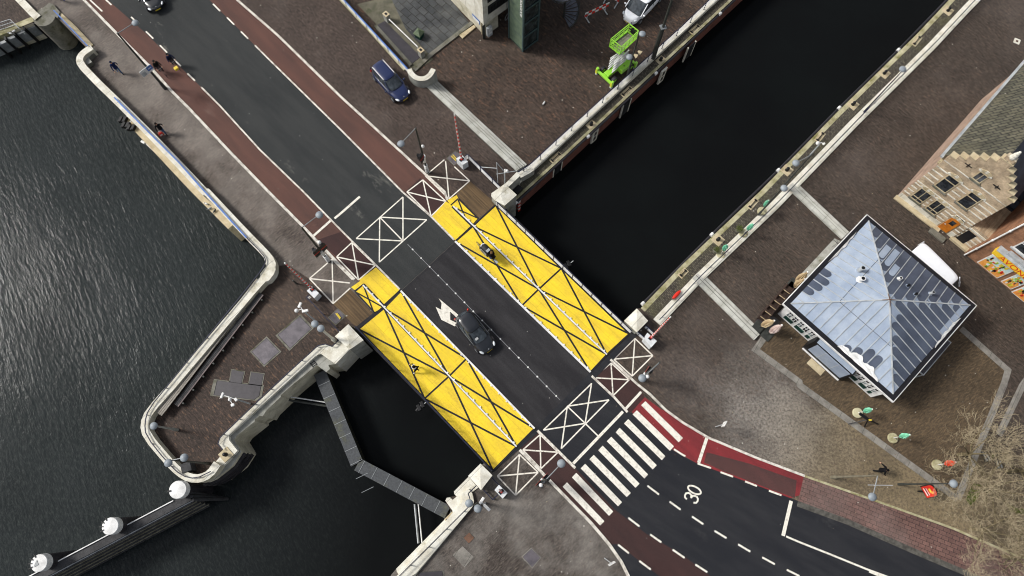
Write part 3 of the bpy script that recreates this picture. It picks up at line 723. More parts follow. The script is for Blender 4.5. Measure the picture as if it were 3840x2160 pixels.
# bollards and mooring bars along both banks
def bollard(k, x, y, z, lab):
    c = P(k, x, y, z)
    t = thing('mooring_bollard', lab, 'bollard', c, 0, 'mooring bollards on the canal banks')
    MB().box((0, 0, .02), ((.62, .85, .05) if z < -.5 else (.85, .85, .05)), 'cream', -U).build('base_plate', t)
    MB().lathe((0, 0, .04), [(.17, 0), (.14, .06), (.09, .16), (.10, .26), (.15, .32), (.13, .38), (.04, .40)], 'black', 14).build('bollard_post', t, smooth=True)
for k, x, y, z, lab in (('20', 2000, 82, 0, 'black bollard farthest up the east canal bank'), ('20', 1520, 555, 0, 'black bollard by the round lamp on the east canal bank'), ('20', 1283, 790, 0, 'black bollard on the east bank, opposite the middle of the canal'),
                        ('20', 785, 1285, 0, 'black bollard just above the upper steps on the east bank'), ('21', 265, 362, 0, 'black bollard between the potted parasols and the canal'), ('10', 2410, 455, -1, 'black bollard at the foot of the tall dark mast'), ('10', 1885, 942, -1, 'black bollard midway along the north canal bank'),
                        ('c7', 148, 1108, .32, 'black bollard on the rounded quay point')):
    bollard(k, x, y, z, lab)
def moorbar(k, s, z, lab):
    a, b = PP(k, s, z); c = (a+b)/2
    t = thing('mooring_bar', lab, 'mooring bar', c, math.atan2((b-a).y, (b-a).x), 'mooring bars on the canal banks')
    l = (b-a).length
    MB().box((0, 0, .02), (l+.3, .5, .05), 'cream').build('base_plate', t)
    MB().bar((-l/2, 0, .13), (l/2, 0, .13), .06, .06, 'black').build('bar', t)
    for q in (-1, 1): MB().box((q*l/2, 0, .09), (.1, .26, .12), 'black').build('foot', t)
for a in (('20', '1745,335 1785,285', 0, 'black mooring bar farthest up the east bank'), ('20', '1015,1060 1055,1010', 0, 'black mooring bar beside the white flood lamp on the east bank'), ('21', '505,115 550,65', 0, 'black mooring bar near the parasol pots'),
          ('21', '-15,632 20,595', 0, 'black mooring bar near the lower steps'), ('20', '65,245 115,200', -1, 'black mooring bar at the top of the north bank'), ('10', '2125,718 2180,668', -1, 'black mooring bar below the dark lamp post'), ('10', '1590,1215 1645,1165', -1, 'black mooring bar nearest the bridge on the north bank'),
          ('ca', '1215,845 1268,795', .1, 'black mooring bar on the white south coping')): moorbar(*a)

# ---- railings
def railing(lab, top, h, mt='navy', mw='white', wires=3, step=1.5, group=None, tw=.07, topmats=None):
    t = thing('railing', lab, 'railing', (0, 0, 0), 0, group)
    o = MB()
    for a, b in zip(top, top[1:]): o.bar(a, b, tw, .05, mt)
    o.build('top_rail', t)
    for k in range(wires):
        z = -h*(k+1)/(wires+1)
        o = MB()
        for a, b in zip(top, top[1:]): o.bar(a+Vector((0, 0, z)), b+Vector((0, 0, z)), .035, .035, mw)
        o.build('rail', t)
    n = 0
    for q, d in along(top, step, step*.3):
        if n >= 95: break
        MB().box(q+Vector((0, 0, -h/2-.01)), (.06, .06, h-.02), mt if mt != 'blue' else 'navy', math.atan2(d.y, d.x)).build('post', t); n += 1
    return t
railing('long navy railing with white rails on the north canal bank', RL, .98, step=2.0)
railing('long navy railing beside the cobbles of the east canal bank', [Vector((p.x, p.y, 1.0)) for p in offset(G, -1.75)][:], .88, step=2.0, wires=2)
railing('navy railing with white rails along the canal side of the bridge', PP('11', '1160,62 2192,1048', 1.0), .95, step=1.1, wires=4)
railing('navy railing along the basin side of the bridge', PP('11', '102,1012 510,1440 12:1135,655', 1.0), .95, step=1.1, wires=4)
railing('dark blue hand rail between the west barrier and the pier', PP('c6', '385,705 335,745 925,1365', .95), .9, wires=2)
railing('dark blue railing with white rails behind the north barrier', PP('c8', '945,345 1000,300 1620,915', .95), .9, wires=4)
railing('low blue rail on the promenade parapet', PP('00', '862,735 1100,975 1350,1225 1540,1440 01:1860,345', .98), .17, 'blue', 'white', 0, 1.2, tw=.12)
railing('low navy rail on the parapet around the quay point', [Vector((p.x, p.y, .98)) for p in smoothpath(PP('01', '1860,345 1985,470 2008,520 1990,560 1950,622 1275,1449 02:1120,190 02:1092,290 02:1100,390 02:1260,590 02:1370,692 02:1475,716 02:1590,660', .98), 1)], .17, 'navy', 'white', 0, 2.4)
railing('low navy rail on the white wall beside the swing fenders', [Vector((p.x, p.y, .58)) for p in PP('c7', '1085,155 1022,218 965,198 905,212 500,580 100,968 82,1018 122,1068', .58)], .26, 'navy', 'white', 0, 1.6)
railing('navy rail on the white plinth of the south quay', PP('ca', '1530,462 1435,555 1455,600 1440,700 690,1449 400,1740', .75), .45, 'navy', 'white', 0, 1.8)
railing('blue railing with white rails beside the sunken yard', PP('10', '-300,-350 20,0 500,520', .85), .8, 'blue', 'white', 3, 1.6, tw=.1)
railing('blue railing above the quay recess at the top left', PP('00', '405,78 660,345', .9), .85, 'blue', 'lgrey', 2, .9, tw=.1)
railing('short navy rail between the south pier and the barrier box', PP('ca', '1695,380 1775,465', .6), .55, 'navy', 'navy', 1, .8)
railing('low navy rail beside the south barrier box', PP('ca', '1605,515 1705,620 1760,565', .3), .28, 'navy', 'navy', 0, .8)
railing('navy and white rail between the east pier and the barrier box', PP('11', '2235,1052 2290,1100', .9), .85, 'navy', 'white', 3, .7)
railing('navy and white rail behind the east pier block', PP('11', '2300,1010 2370,1070', .9), .85, 'navy', 'white', 3, .7)

# ---- steps
def steps(lab, a, b, ws, zs, side=-1):
    t = thing('steps', lab, 'steps', (0, 0, 0), 0)
    for i in range(len(zs)):
        MB().prism(band([a, b], side*ws[i], side*ws[i+1]), min(zs)-.3, zs[i], 'step').build('tread', t, bev=.008)
        if i: MB().prism(band([a, b], side*(ws[i]+.004), side*(ws[i]+.08)), zs[i], zs[i]+.004, 'greykerb').build('joint', t)  # dark strip at each riser foot: the riser's shadow line put into colour
a, b = P('10', 622, 636), P('10', 1322, 1292)
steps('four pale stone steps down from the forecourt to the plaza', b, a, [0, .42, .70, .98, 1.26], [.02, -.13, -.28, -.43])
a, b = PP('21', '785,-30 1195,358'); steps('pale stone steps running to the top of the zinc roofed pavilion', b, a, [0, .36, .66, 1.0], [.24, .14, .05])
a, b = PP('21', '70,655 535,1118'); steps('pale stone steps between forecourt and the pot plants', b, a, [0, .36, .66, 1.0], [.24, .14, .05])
o = ribbon_obj('end_wall', smoothpath(PP('10', '512,520 520,548 560,588 615,598 665,575 697,520', 1.1), 2), -.22, .24, -.8, 1.1, 'parapet', 'grey', 'white hook shaped stone wall at the head of the plaza steps', 'wall')
ribbon_obj('yard_kerb', PP('10', '-300,-330 5,10 240,262 480,530', 0), -.12, .12, 0, .12, 'qstone', None, 'mossy kerb beside the blue yard railing', 'kerb')

# bastion and recess at the top left
c = P('ce', 1235, 745, WZ)
t = thing('rounded_pier', 'rounded grey stone pier rising from the water at the top left', 'pier', (c.x, c.y, 0), 0)
MB().lathe((0, 0, WZ-.5), [(1.02, 0), (1.02, .6)]+[q for k in range(7) for q in ((1.0, .62+k*.5), (1.0, 1.08+k*.5), (.98, 1.1+k*.5), (.98, 1.11+k*.5))]+[(1.0, 4.12), (0.02, 4.16)], 'dgrey', 32).build('shaft', t, smooth=False)
ribbon_obj('quay_parapet', PP('D', '-560,-600', .3)+PP('ce', '370,0 600,240 700,330', .25), -.35, .3, WZ, .35, 'parapet', 'dgrey', 'white parapet running off the top left corner of the picture', 'wall')
o = MB().prism([(p.x, p.y) for p in PP('ce', '600,270 890,45 960,70 1080,210 1040,320 900,240 700,330', .25)], WZ, .22, 'dgrey').build('pier_head'); tag(o, 'flat grey stone head joining the rounded pier to the promenade', 'pier')
ribbon_obj('recess_coping', PP('ce', '1040,240 1340,520 1640,840', .1), -.1, .28, -.6, .1, 'cream', None, 'cream coping above the quay recess beside the rounded pier', 'wall')
# fender blocks at the far left quay
for i, (x, y) in enumerate(((570, 490), (390, 590), (210, 690), (50, 780), (-120, 860))):
    c = P('ce', x, y, -1.6)
    t = thing('fender_block', ('first', 'second', 'third', 'fourth', 'fifth')[i]+' grey fender block from the rounded pier at the top left', 'fender', c, 0, 'fender blocks on the top left quay')
    d = (P('ce', 640, 372, -1.2)-P('ce', 0, 640, -1.2)); an = math.atan2(d.y, d.x)
    MB().box((0, 0, -.5), (.78, .35, 1.2), 'galv', an).build('block', t, bev=.04)
    MB().box(Vector((d.normalized().x*.5, d.normalized().y*.5, -.9)), (.16, .45, 2.6), 'black', an).build('post', t)
t = thing('gate_railing', 'grey steel railing on the lower quay at the far top left', 'railing', (0, 0, 0))
q = PP('ce', '-200,470 180,350 350,520', -.3)
for z in (0, -.4, -.8):
    for a, b in zip(q, q[1:]): MB().bar(a+Vector((0, 0, z)), b+Vector((0, 0, z)), .05, .05, 'lgrey').build('rail', t)
for p, d in along(q, .22): MB().box(p+Vector((0, 0, -.42)), (.03, .03, .82), 'lgrey').build('post', t)
# ------------------------------------------------------------------ the bascule bridge
ZD = .02
br = thing('drawbridge', 'drawbridge with black asphalt roadway between two bright yellow decks', 'bridge', (0, 0, 0))
LA, LB_, RB_, RA = PP('11', '130,1035 450,748 860,375 1165,100')           # west end, left outer .. right outer
LO, LI = PP('12', '1145,655 1458,337'); RI, RO = PP('11', '1880,1360 2172,1072')
LM, RM = P('11', 323, 878), P('11', 993, 258)
LMe, RMe = P('12', 1322, 473), P('11', 2003, 1228)
dk = PP('11', '95,1030 450,748 860,375 1190,75 2212,1070')+PP('12', '1145,662')
MB().prism([(p.x, p.y) for p in dk], -.9, ZD, 'asph2', 'navy').build('deck_slab', br)
def quad(name, pts, z, m, parent=br):
    return MB().prism([(p.x, p.y) for p in pts], ZD-.005, z, m).build(name, parent)
for nm in range(1):
    quad('yellow_deck', [LB_, LM, LMe, LI], .05, 'yellow'); quad('yellow_deck', [LM, LA, LO, LMe], .05, 'yellow')
    quad('yellow_deck', [RB_, RM, RMe, RI], .05, 'yellow'); quad('yellow_deck', [RM, RA, RO, RMe], .05, 'yellow')
def bays(a, b, c, d, fr):
    """a-b at the west end, d-c at the east end: black frame and crossed braces"""
    o = MB(); w = .14
    ma = a+(d-a)*fr; mb_ = b+(c-b)*fr
    k = [0]
    def ln(p, q, ww=w):
        o.line(p, q, ww, 'line', .056+.0007*k[0]); k[0] += 1
    ln(a, b, .16); ln(ma, mb_); ln(d, c)
    ln(a, d, .13); ln(b, c, .13)
    ln(a, mb_); ln(b, ma); ln(ma, c); ln(mb_, d)
    o.build('black_bracing', br)
bays(LB_, LM, LMe, LI, .505); bays(LM, LA, LO, LMe, .505)
bays(RB_, RM, RMe, RI, .505); bays(RM, RA, RO, RMe, .505)
def studs(a, b, w, n, side):
    o = MB(); o.bar(Vector((a.x, a.y, .09)), Vector((b.x, b.y, .09)), w, .08, 'white'); o.build('white_kerb', br)
    d = (b-a); nn = Vector((-d.y, d.x, 0)).normalized()*side
    for i in range(n):
        q = a+d*((i+.5)/n)+nn*(w/2+.03); MB().box((q.x, q.y, .10), (.12, .1, .1), 'white', math.atan2(d.y, d.x)).build('kerb_stud', br)
s1 = P('11', 165, 705); s2 = P('11', 845, 110)
studs(s1, LMe, .11, 24, 1); studs(s2, RMe, .11, 24, 1)
studs(LB_, LI, .14, 18, -1); studs(RB_, RI, .16, 18, 1)
# joint plates at both ends
o = MB().prism([(p.x, p.y) for p in PP('12', '1140,670 1490,362 1890,-15')+PP('11', '2230,1085 2205,1062')+PP('11', '1880,1360')+PP('12', '1462,335 1130,655')], -.02, .03, 'asph3').build('end_joint', br)
o = MB()
for s, w in (('490,730 860,390', .07),): 
    q = PP('11', s); o.line(q[0], q[1], w, 'line', .026)
o.build('joint_line', br); o = MB()
q = PP('12', '1500,330 1880,-10'); o.line(q[0], q[1], .05, 'line', .035)
o.build('joint_line', br)
o = MB(); a, b = P('11', 500, 395), P('12', 1650, 120); L_ = (b-a).length; d = (b-a).normalized()
o.line(a, b, .045, 'galv', .024)
for i in range(17):
    q = a+d*(i+.6)*L_/17; o.line(q-d*.06, q+d*.06, .12, 'white', .03)
o.build('centre_joint', br)
# fixed yellow panels west of the hinge
fx = thing('approach_deck', 'fixed yellow approach panels with black lines beside the hinge', 'bridge', (0, 0, 0))
for s, z in (('135,665 262,570 440,738 322,850 180,695', .045), ('165,700 105,750 250,908 318,872', .05), ('75,720 150,668 175,692 108,745', .06),
             ('680,190 790,72 830,100 975,258 860,368', .045), ('878,55 830,100 995,240 1030,200', .05), ('800,65 870,25 885,50 825,100', .06)):
    MB().prism([(p.x, p.y) for p in PP('11', s)], 0, z, 'yellow').build('yellow_panel', fx)
o = MB(); kk = 0
for s in ('165,700 105,752 250,910', '165,700 245,910', '110,757 318,872', '175,700 325,858', '100,750 172,695', '322,855 445,742', '882,52 1032,202', '825,102 882,52', '882,62 945,225', '835,112 1030,200', '835,115 985,262', '862,370 985,258', '325,860 130,1030', '1005,250 1160,100'):
    q = PP('11', s)
    for p, r in zip(q, q[1:]): MB().line(p, r, .11, 'line', .064+kk*.0006).build('black_line', fx); kk += 1
# signal lamps hung outside the railing of the basin side, flood on canal side
for k, x, y, lab in (('12', 600, 168, 'black shipping signal lamp hung over the basin side of the bridge'), ('11', 1705, 555, 'black shipping signal lamp hung over the canal side of the bridge'), ('00', 932, 905, 'first black shipping lamp on the promenade wall, nearest the top'),
                  ('00', 955, 945, 'middle black shipping lamp of three on the promenade wall'), ('00', 995, 965, 'last black shipping lamp of three, next to the white rails')):
    c = P(k, x, y, -.2)
    t = thing('signal_lamp', lab, 'lamp', c, 0, 'black shipping signal lamps')
    an = U if k != '00' else 0
    for q in (-.18, .18): 
        MB().box((q*math.cos(an), q*math.sin(an), 0), (.26, .5, .45), 'black', an-.3).build('housing', t, bev=.03)
        MB().tube((q*math.cos(an), q*math.sin(an), .1), (q*math.cos(an)-.2, q*math.sin(an)-.25, .05), .12, .14, 'black', 12).build('visor', t)
    MB().bar((0, 0, 0), (.5, .35, .2), .06, .06, 'lgrey').build('bracket', t)

# ------------------------------------------------------------------ barriers
def barrier(lab, base, top, length, kb, sidekey):
    """machine box with a raised red and white arm"""
    q = PP(kb[0], kb[1], .95); c = sum(q, Vector())/len(q); c.z = 0
    t = thing('barrier', lab, 'barrier', c, 0, 'raised bridge barriers')
    MB().prism([(p.x-c.x, p.y-c.y) for p in q], 0, .95, 'box').build('machine_box', t, bev=.03)
    b = P(*base, .9); b -= c
    e = P(*top, length)-c
    MB().box((b.x, b.y, .97), (.42, .24, .06), 'black', U).build('slot', t)
    n = 24; d = e-b
    arm = MB()
    for i in range(n):
        p, r = b+d*(i/n), b+d*((i+1)/n)
        arm.tube(p, r, .085*(1-.35*i/n), .085*(1-.35*(i+1)/n), 'redp' if i % 2 == 0 else 'white', 8)
    arm.build('barrier_arm', t)
    MB().box(b+Vector((0, 0, .1)), (.16, .2, .3), 'redp', U).build('arm_hinge', t)
barrier('raised barrier behind the north crossing box, arm standing tallest', ('10', 908, 1205), ('10', 853, 860), 7.6, ('c8', '890,315 1010,445 905,510 778,385'), 0)
barrier('raised barrier on the quay point, arm leaning over the brown paving', ('01', 2360, 735), ('01', 2148, 535), 6.2, ('c6', '432,550 560,670 475,765 338,630'), 0)
barrier('raised barrier beside the east pier', ('11', 2335, 1100), ('11', 2485, 942), 5.2, ('11', '2310,1062 2382,1125 2340,1172 2282,1108'), 0)
barrier('raised barrier on the south bank, its arm seen from the end', ('12', 1207, 812), ('12', 1190, 790), 3.0, ('ca', '1770,458 1866,548 1812,608 1722,515'), 0)

# ------------------------------------------------------------------ lamp posts, signals, cameras
def disc(t, c, r=.28):
    MB().lathe(c, [(.05, .17), (.14, .14), (r*.8, .09), (r, .02), (r*.98, -.05), (r*.6, -.10), (.02, -.12)][::-1], 'lamp', 20).build('lamp_head', t, smooth=True)
def lamppost(lab, k, top, head, h=7.8, r=.09, extra=None, m='dsteel', hr=.28):
    tp = P(k, top[0], top[1], h); t = thing('lamp_post', lab, 'lamp post', (tp.x, tp.y, 0), 0, 'street lamps')
    MB().lathe((0, 0, 0), [(r*1.7, 0), (r*1.6, .8), (r*1.15, .9), (r, 3), (r*.7, h)], m, 10).build('pole', t)
    for hd in head:
        hp = P(k, hd[0], hd[1], h)-tp; hp.z = 0
        MB().tube((0, 0, h-.05), (hp.x, hp.y, h+.05), .04, .03, 'galv', 6).build('arm', t)
        disc(t, (hp.x, hp.y, h), hr)
    return t
def traffic_light(t, z, d, lamps=2, white=True):
    """signal boxes fixed to a post; d points the way they face"""
    d = Vector(d).normalized(); n = Vector((-d.y, d.x, 0)); an = math.atan2(d.y, d.x)
    for s in (range(lamps) if lamps > 1 else (0,)):
        off = n*(.34*(s*2-1) if lamps > 1 else .3)
        MB().box(off+Vector((0, 0, z)), (.2, .34, .95), 'black', an).build('signal_box', t, bev=.02)
        MB().box(off-d*.12+Vector((0, 0, z)), (.03, .52, 1.2), 'black', an).build('backboard', t)
        MB().box(off-d*.14+Vector((0, 0, z)), (.012, .56, .10), 'redp', an).build('backboard_edge', t)
        for q in (-.28, 0, .28): MB().tube(off+d*.1+Vector((0, 0, z+q)), off+d*.3+Vector((0, 0, z+q+.02)), .11, .12, 'black', 10).build('visor', t)
    MB().ball(n*-.35+d*.1+Vector((0, 0, z+.75)), .15, 'white').build('bell', t, smooth=True)
    MB().tube((0, 0, z-1.3), (0, 0, z-.3), .13, .2, 'white', 10).build('cone', t)
def bands(t, z0=.25, z1=1.5):
    for i in range(6):
        a = z0+(z1-z0)*i/6; MB().tube((0, 0, a), (0, 0, a+(z1-z0)/12), .165, .165, 'white', 10).build('white_band', t)
W = Vector((math.cos(U+math.pi/2), math.sin(U+math.pi/2), 0)); E_ = -W      # up and down the road
t = lamppost('lamp post with two bicycle signs at the edge of the promenade', '00', (885, 250), [(1020, 172)], 7.9, m='dsteel')
q = Vector((math.cos(U), math.sin(U), 0))
for a, b, m2, z in ((-.42, .95, 'white', 3.3), (-.30, .5, 'lgrey', 3.5)):
    pass
MB().box(q*-.2+E_*.2+Vector((0, 0, 3.2)), (1.15, .04, .75), 'white', U).build('sign_board', t)
MB().box(q*.12+E_*.235+Vector((0, 0, 3.3)), (.5, .02, .5), 'blue', U).build('blue_panel', t)
MB().box(q*.12+E_*.25+Vector((0, 0, 3.3)), (.32, .012, .08), 'white', U).build('panel_symbol', t)
MB().box(q*-.55+E_*.235+Vector((0, 0, 3.1)), (.4, .02, .45), 'lgrey', U).build('back_panel', t)
t = lamppost('lamp post with striped foot and traffic light by the north crossing box', '10', (560, 965), [(450, 1085)], 7.7); traffic_light(t, 3.3, W-q*.3, 1); bands(t)
t = lamppost('lamp post with striped foot and twin traffic lights above the west crossing box', '01', (2277, 267), [(2410, 172)], 7.8); traffic_light(t, 3.0, W, 2); bands(t)
t = lamppost('lamp post over the brown cycle path south of the bridge', '12', (1545, 722), [(1660, 600)], 7.8); traffic_light(t, 3.0, E_, 2)
t = lamppost('lamp post with traffic light beside the east crossing box', '11', (2403, 1285), [(2272, 1405)], 7.8); traffic_light(t, 3.0, E_+q*.2, 1)
t = lamppost('tall lamp post leaning over the pale red path at the lower right', '22', (1475, 690), [(1432, 852)], 7.0, .08, m='mastbrown')
c = P('22', 1475, 690, 7.0)
a, b = PP('22', '1400,762 1585,765', 2.6); b.z = a.z = 2.6
MB().bar(a-Vector((c.x, c.y, 0)), b-Vector((c.x, c.y, 0)), .05, .12, 'lgrey').build('sign_bar', t)
MB().box((a+b)/2-Vector((c.x, c.y, .4)), (.3, .05, .6), 'white', 0).build('sign_board', t)
lamppost('old lamp post with lantern near the corner of the terrace', '22', (2000, 752), [(2045, 752)], 6.2, .06)
lamppost('lamp on the railing of the east canal bank, farthest up', '20', (1662, 530), [(1662, 522)], 6.5, .05, m='navy')
lamppost('lamp over the cobbles of the east canal bank above the upper steps', '20', (975, 1165), [(855, 1230)], 6.5, .06)
lamppost('lamp at the top of the upper stone steps on the east bank', '20', (770, 1400), [(766, 1420)], 6.0, .06)
lamppost('twin headed lamp post beside the largest steel hatch', '01', (2400, 1015), [(2376, 995), (2422, 1030)], 5.2, .1, m='parapet')
lamppost('short lamp at the rounded corner of the quay point', '02', (1168, 316), [(1160, 316)], 3.6, .07, m='grey')
t = lamppost('lamp at the tip of the quay point with an arm reaching over the water', '02', (1298, 575), [(1270, 596), (1390, 556)], 6.0, .07)
lamppost('twin round lamp beside the navy rail of the south quay', '12', (1000, 915), [(965, 900), (1030, 940)], 5.0, .08)
t = lamppost('dark lamp post with loudspeakers behind the green lift', '10', (2247, 258), [(2272, 255)], 5.8, .08)
c = P('10', 2247, 258, 5.8)
for s, m2 in (('2175,430', 'dsteel'),): 
    p = P('10', 2175, 430, 2.8)-Vector((c.x, c.y, 0)); disc(t, p, .3)
for s in ('2210,410', '2240,385'):
    x, y = map(float, s.split(',')); p = P('10', x, y, 3.2)-Vector((c.x, c.y, 0)); MB().tube(p, p+Vector((.25, -.15, -.1)), .08, .2, 'cream', 12).build('loudspeaker', t)
# tall dark mast with overhead wire
a = P('10', 2352, 437, -.6)
t = thing('mast', 'tall dark two part mast beside the north canal railing', 'mast', (a.x, a.y, -.6))
MB().tube((0, 0, 0), (0, 0, 4.4), .23, .2, 'dsteel', 8).build('lower_mast', t); MB().box((0, 0, 4.45), (.5, .5, .1), 'galv', .3).build('collar', t)
MB().tube((0, 0, 4.4), (0, 0, 10.5), .12, .1, 'dsteel', 8).build('upper_mast', t)
w = thing('overhead_wire', 'thin wire from the dark mast across the canal bank', 'wire', (a.x, a.y, 4))
MB().tube((0, 0, 0), (9, 5.2, 1.2), .012, .012, 'dsteel', 4).build('strand', w); MB().tube((0, 0, -2.5), (-3.1, -1.6, -2.4), .012, .012, 'dsteel', 4).build('strand', w)
def camera_pole(lab, k, x, y, h, heads, m='white'):
    c = P(k, x, y, h); t = thing('camera_pole', lab, 'camera pole', (c.x, c.y, 0), 0, 'white camera and flood lamp poles')
    MB().tube((0, 0, 0), (0, 0, h), .07, .05, 'lgrey', 8).build('pole', t)
    for (hx, hy), (sx, sy, sz), rot in heads:
        p = P(k, hx, hy, h)-Vector((c.x, c.y, 0))
        MB().tube((0, 0, h), p, .03, .03, 'white', 6).build('bracket', t)
        if sz < 0: MB().ball(p, sx, 'white').build('camera_dome', t, smooth=True)
        else: MB().box(p, (sx*.85, sy*.85, sz), 'white', rot).build('flood_lamp', t, bev=.04)
    return t
camera_pole('white pole with two flood lamps and a dome beside the west barrier', 'c6', 252, 965, 4.0, [((215, 890), (.52, .24, .16), 1.2), ((312, 995), (.56, .24, .16), .25), ((155, 990), (.16, 0, -1), 0)])
camera_pole('white camera pole in front of the wide wet hatch', 'c7', 165, 630, 4.4, [((118, 620), (.5, .2, .2), 1.25), ((205, 700), (.3, .24, .2), .5), ((180, 655), (.13, 0, -1), 0), ((232, 655), (.25, .3, .2), .7)])
camera_pole('white pole with two flood lamps beside the south quay rail', 'ca', 1600, 668, 4.2, [((1585, 630), (.62, .24, .16), 1.0), ((1640, 705), (.68, .24, .16), -.75)])
camera_pole('thin pole with white camera between north pier and steps', 'c8', 1720, 655, 2.2, [((1765, 625), (.13, 0, -1), 0), ((1725, 600), (.16, .12, .12), .3)])
camera_pole('white flood lamp pole on the east canal railing', '20', 1045, 1075, 2.2, [((1020, 1080), (.17, 0, -1), 0), ((1065, 1085), (.25, .2, .15), .5)])
# bracing frame beside the north pier
t = thing('guard_frame', 'thin pale tube frame between the north pier and the steps', 'frame', (0, 0, 0))
q = [P('c8', *v) for v in ((1255, 550, .9), (1570, 575, 1.6), (1590, 850, .1), (1565, 465, 2.2), (1725, 650, 1.2), (1560, 688, .9), (1955, 625, .9))]
for i, j in ((0, 1), (3, 2), (3, 4), (5, 6)): MB().tube(q[i], q[j], .035, .035, 'lgrey', 6).build('tube', t)
b = P('01', 2213, 668, .9)
t = MB().lathe((b.x, b.y, 0), [(.07, 0), (.06, .85), (.075, .86), (.07, .93), (.02, .95)], 'dsteel', 10).build('bollard_post'); tag(t, 'small dark post with pale top near the west barrier', 'post')
# ------------------------------------------------------------------ long bench on the point
lb = thing('long_bench', 'long weathered slatted bench along the quay point parapet', 'bench', (0, 0, 0))
ba, bb = P('01', 1935, 700, .5), P('01', 1330, 1480, .5); b3 = P('02', 1175, 215, .5)
for s, w, z, nm, m in (('1985,670 1450,1395 02:1185,215', .72, .62, 'grey', 'slat'),):
    pass
p0 = PP('01', '1940,655 02:1170,205', .6)
d = (p0[1]-p0[0]); n = Vector((-d.y, d.x, 0)).normalized(); d.normalize(); Lb = (p0[1]-p0[0]).length
n = n if (P('01', 1970, 730)-p0[0]).dot(n) > 0 else -n
for i in range(5):
    o = MB(); o.bar(p0[0]+n*(.02+i*.15), p0[1]+n*(.02+i*.15), .125, .06, 'backslat'); o.build('back_slat', lb)
for i in range(4):
    o = MB(); a = p0[0]+n*(.82+i*.12)+d*.8; b = p0[0]+n*(.82+i*.12)+d*(Lb-1.2); a.z = b.z = .42
    o.bar(a, b, .10, .05, 'timber' if i < 3 else 'slat'); o.build('seat_slat', lb)
for i in range(9):
    q = p0[0]+d*(1.2+i*(Lb-2.8)/8)+n*1.05; MB().box((q.x, q.y, .2), (.12, .7, .4), 'dsteel', math.atan2(d.y, d.x)).build('support', lb)
o = MB(); c = P('02', 1420, 630, .5); o.box((c.x, c.y, .45), (.75, .7, .9), 'timber', .35); t = o.build('equipment_box', bev=.03); tag(t, 'dark grey equipment box at the tip of the quay point', 'box')
# ------------------------------------------------------------------ fenders in the water
def wall_fender(name, lab, pts, z, w, m, side):
    t = thing(name, lab, 'fender', (0, 0, 0))
    a, b = pts
    d = (b-a).normalized(); n = Vector((-d.y, d.x, 0))
    o = MB().prism([(p.x, p.y) for p in (a-n*w/2, b-n*w/2, b+n*w/2, a+n*w/2)], z-.2, z, m, 'timber').build('walkway', t)
    o = MB().prism([(p.x, p.y) for p in (a-n*(w/2-.12), b-n*(w/2-.12), b+n*(w/2-.12), a+n*(w/2-.12))], WZ-1, z-.2, side).build('board_wall', t)
    return t, a, b, d, n
a, b = P('c7', 918, 432, -1.4), P('c7', 1225, 1182, -1.4)
t, a, b, d, n = wall_fender('swing_fender', 'long dark walkway fender with grating leading from the quay wall', (a, b), -1.4, 1.0, 'grate', 'mosswall')
for i in range(9): MB().bar(a+d*(1+i*1.15)-n*.5+Vector((0, 0, .01)), a+d*(1+i*1.15)+n*.5+Vector((0, 0, .01)), .04, .03, 'galv').build('crossbar', t)
a, b = P('ca', 232, 236, -1.4), P('ca', 1212, 755, -1.4)
t, a, b, d, n = wall_fender('swing_fender', 'long dark walkway fender with grating leading to the south quay', (a, b), -1.4, 1.0, 'grate', 'mosswall')
for i in range(11): MB().bar(a+d*(.4+i*1.12)-n*.5+Vector((0, 0, .01)), a+d*(.4+i*1.12)+n*.5+Vector((0, 0, .01)), .04, .03, 'galv').build('crossbar', t)
for k, s, lab in (('c7', '665,645 985,695', 'pair of thin steel struts from the quay wall to the walkway fender'), ('ca', '875,665 915,1090', 'pair of thin steel struts below the walkway fender near the south quay')):
    t = thing('strut', lab, 'strut'); q = PP(k, s, -2.2); d = (q[1]-q[0]).normalized(); n = Vector((-d.y, d.x, 0))
    MB().tube(q[0]+n*.14, q[1]+n*.14, .05, .05, 'white', 8).build('white_strut', t); MB().tube(q[0]-n*.14, q[1]-n*.14, .09, .09, 'galv' if k == 'ca' else 'dsteel', 8).build('dark_strut', t)
a, b = P('02', 402, 1392, .2), P('02', 1435, 848, .2)
b2 = a+(a-b)*.35
t, a, b, d, n = wall_fender('guide_fender', 'long dark timber guide fender running to the lower left corner', (b2, b), .2, .62, 'timber', 'timber')
n = -n if n.x < 0 else n
for i in range(5):
    q0, q1 = b2+n*(.34+.10*i)+Vector((0, 0, -.35-i*.62)), b+n*(.34+.10*i)+Vector((0, 0, -.35-i*.62))
    MB().bar(q0, q1, .26, .24, 'timber').build('waling', t)
    MB().bar(q0+Vector((0, 0, .135)), q1+Vector((0, 0, .135)), .09, .02, 'lgrey' if i == 0 else 'walestrip').build('edge_strip', t)
for e in (-1,): MB().bar(b2-n*.30+Vector((0, 0, .06)), b-n*.30+Vector((0, 0, .06))-(b-b2).normalized()*1.2, .07, .10, 'white').build('white_edge', t)
for k in range(3): MB().tube(b+d*.2+n*(k*.3-.2)+Vector((0, 0, .3)), b+d*(.5+.35*k)+n*(.3+k*.3)+Vector((0, 0, -3.5)), .12, .12, 'timber', 8).build('end_pile', t)
for i in range(14): MB().bar(b2+n*.2+(b-b2)*(i/14)+Vector((0, 0, -3.6)), b2+n*.2+(b-b2)*(i/14)+Vector((0, 0, -.1)), .2, .2, 'timber').build('post', t)
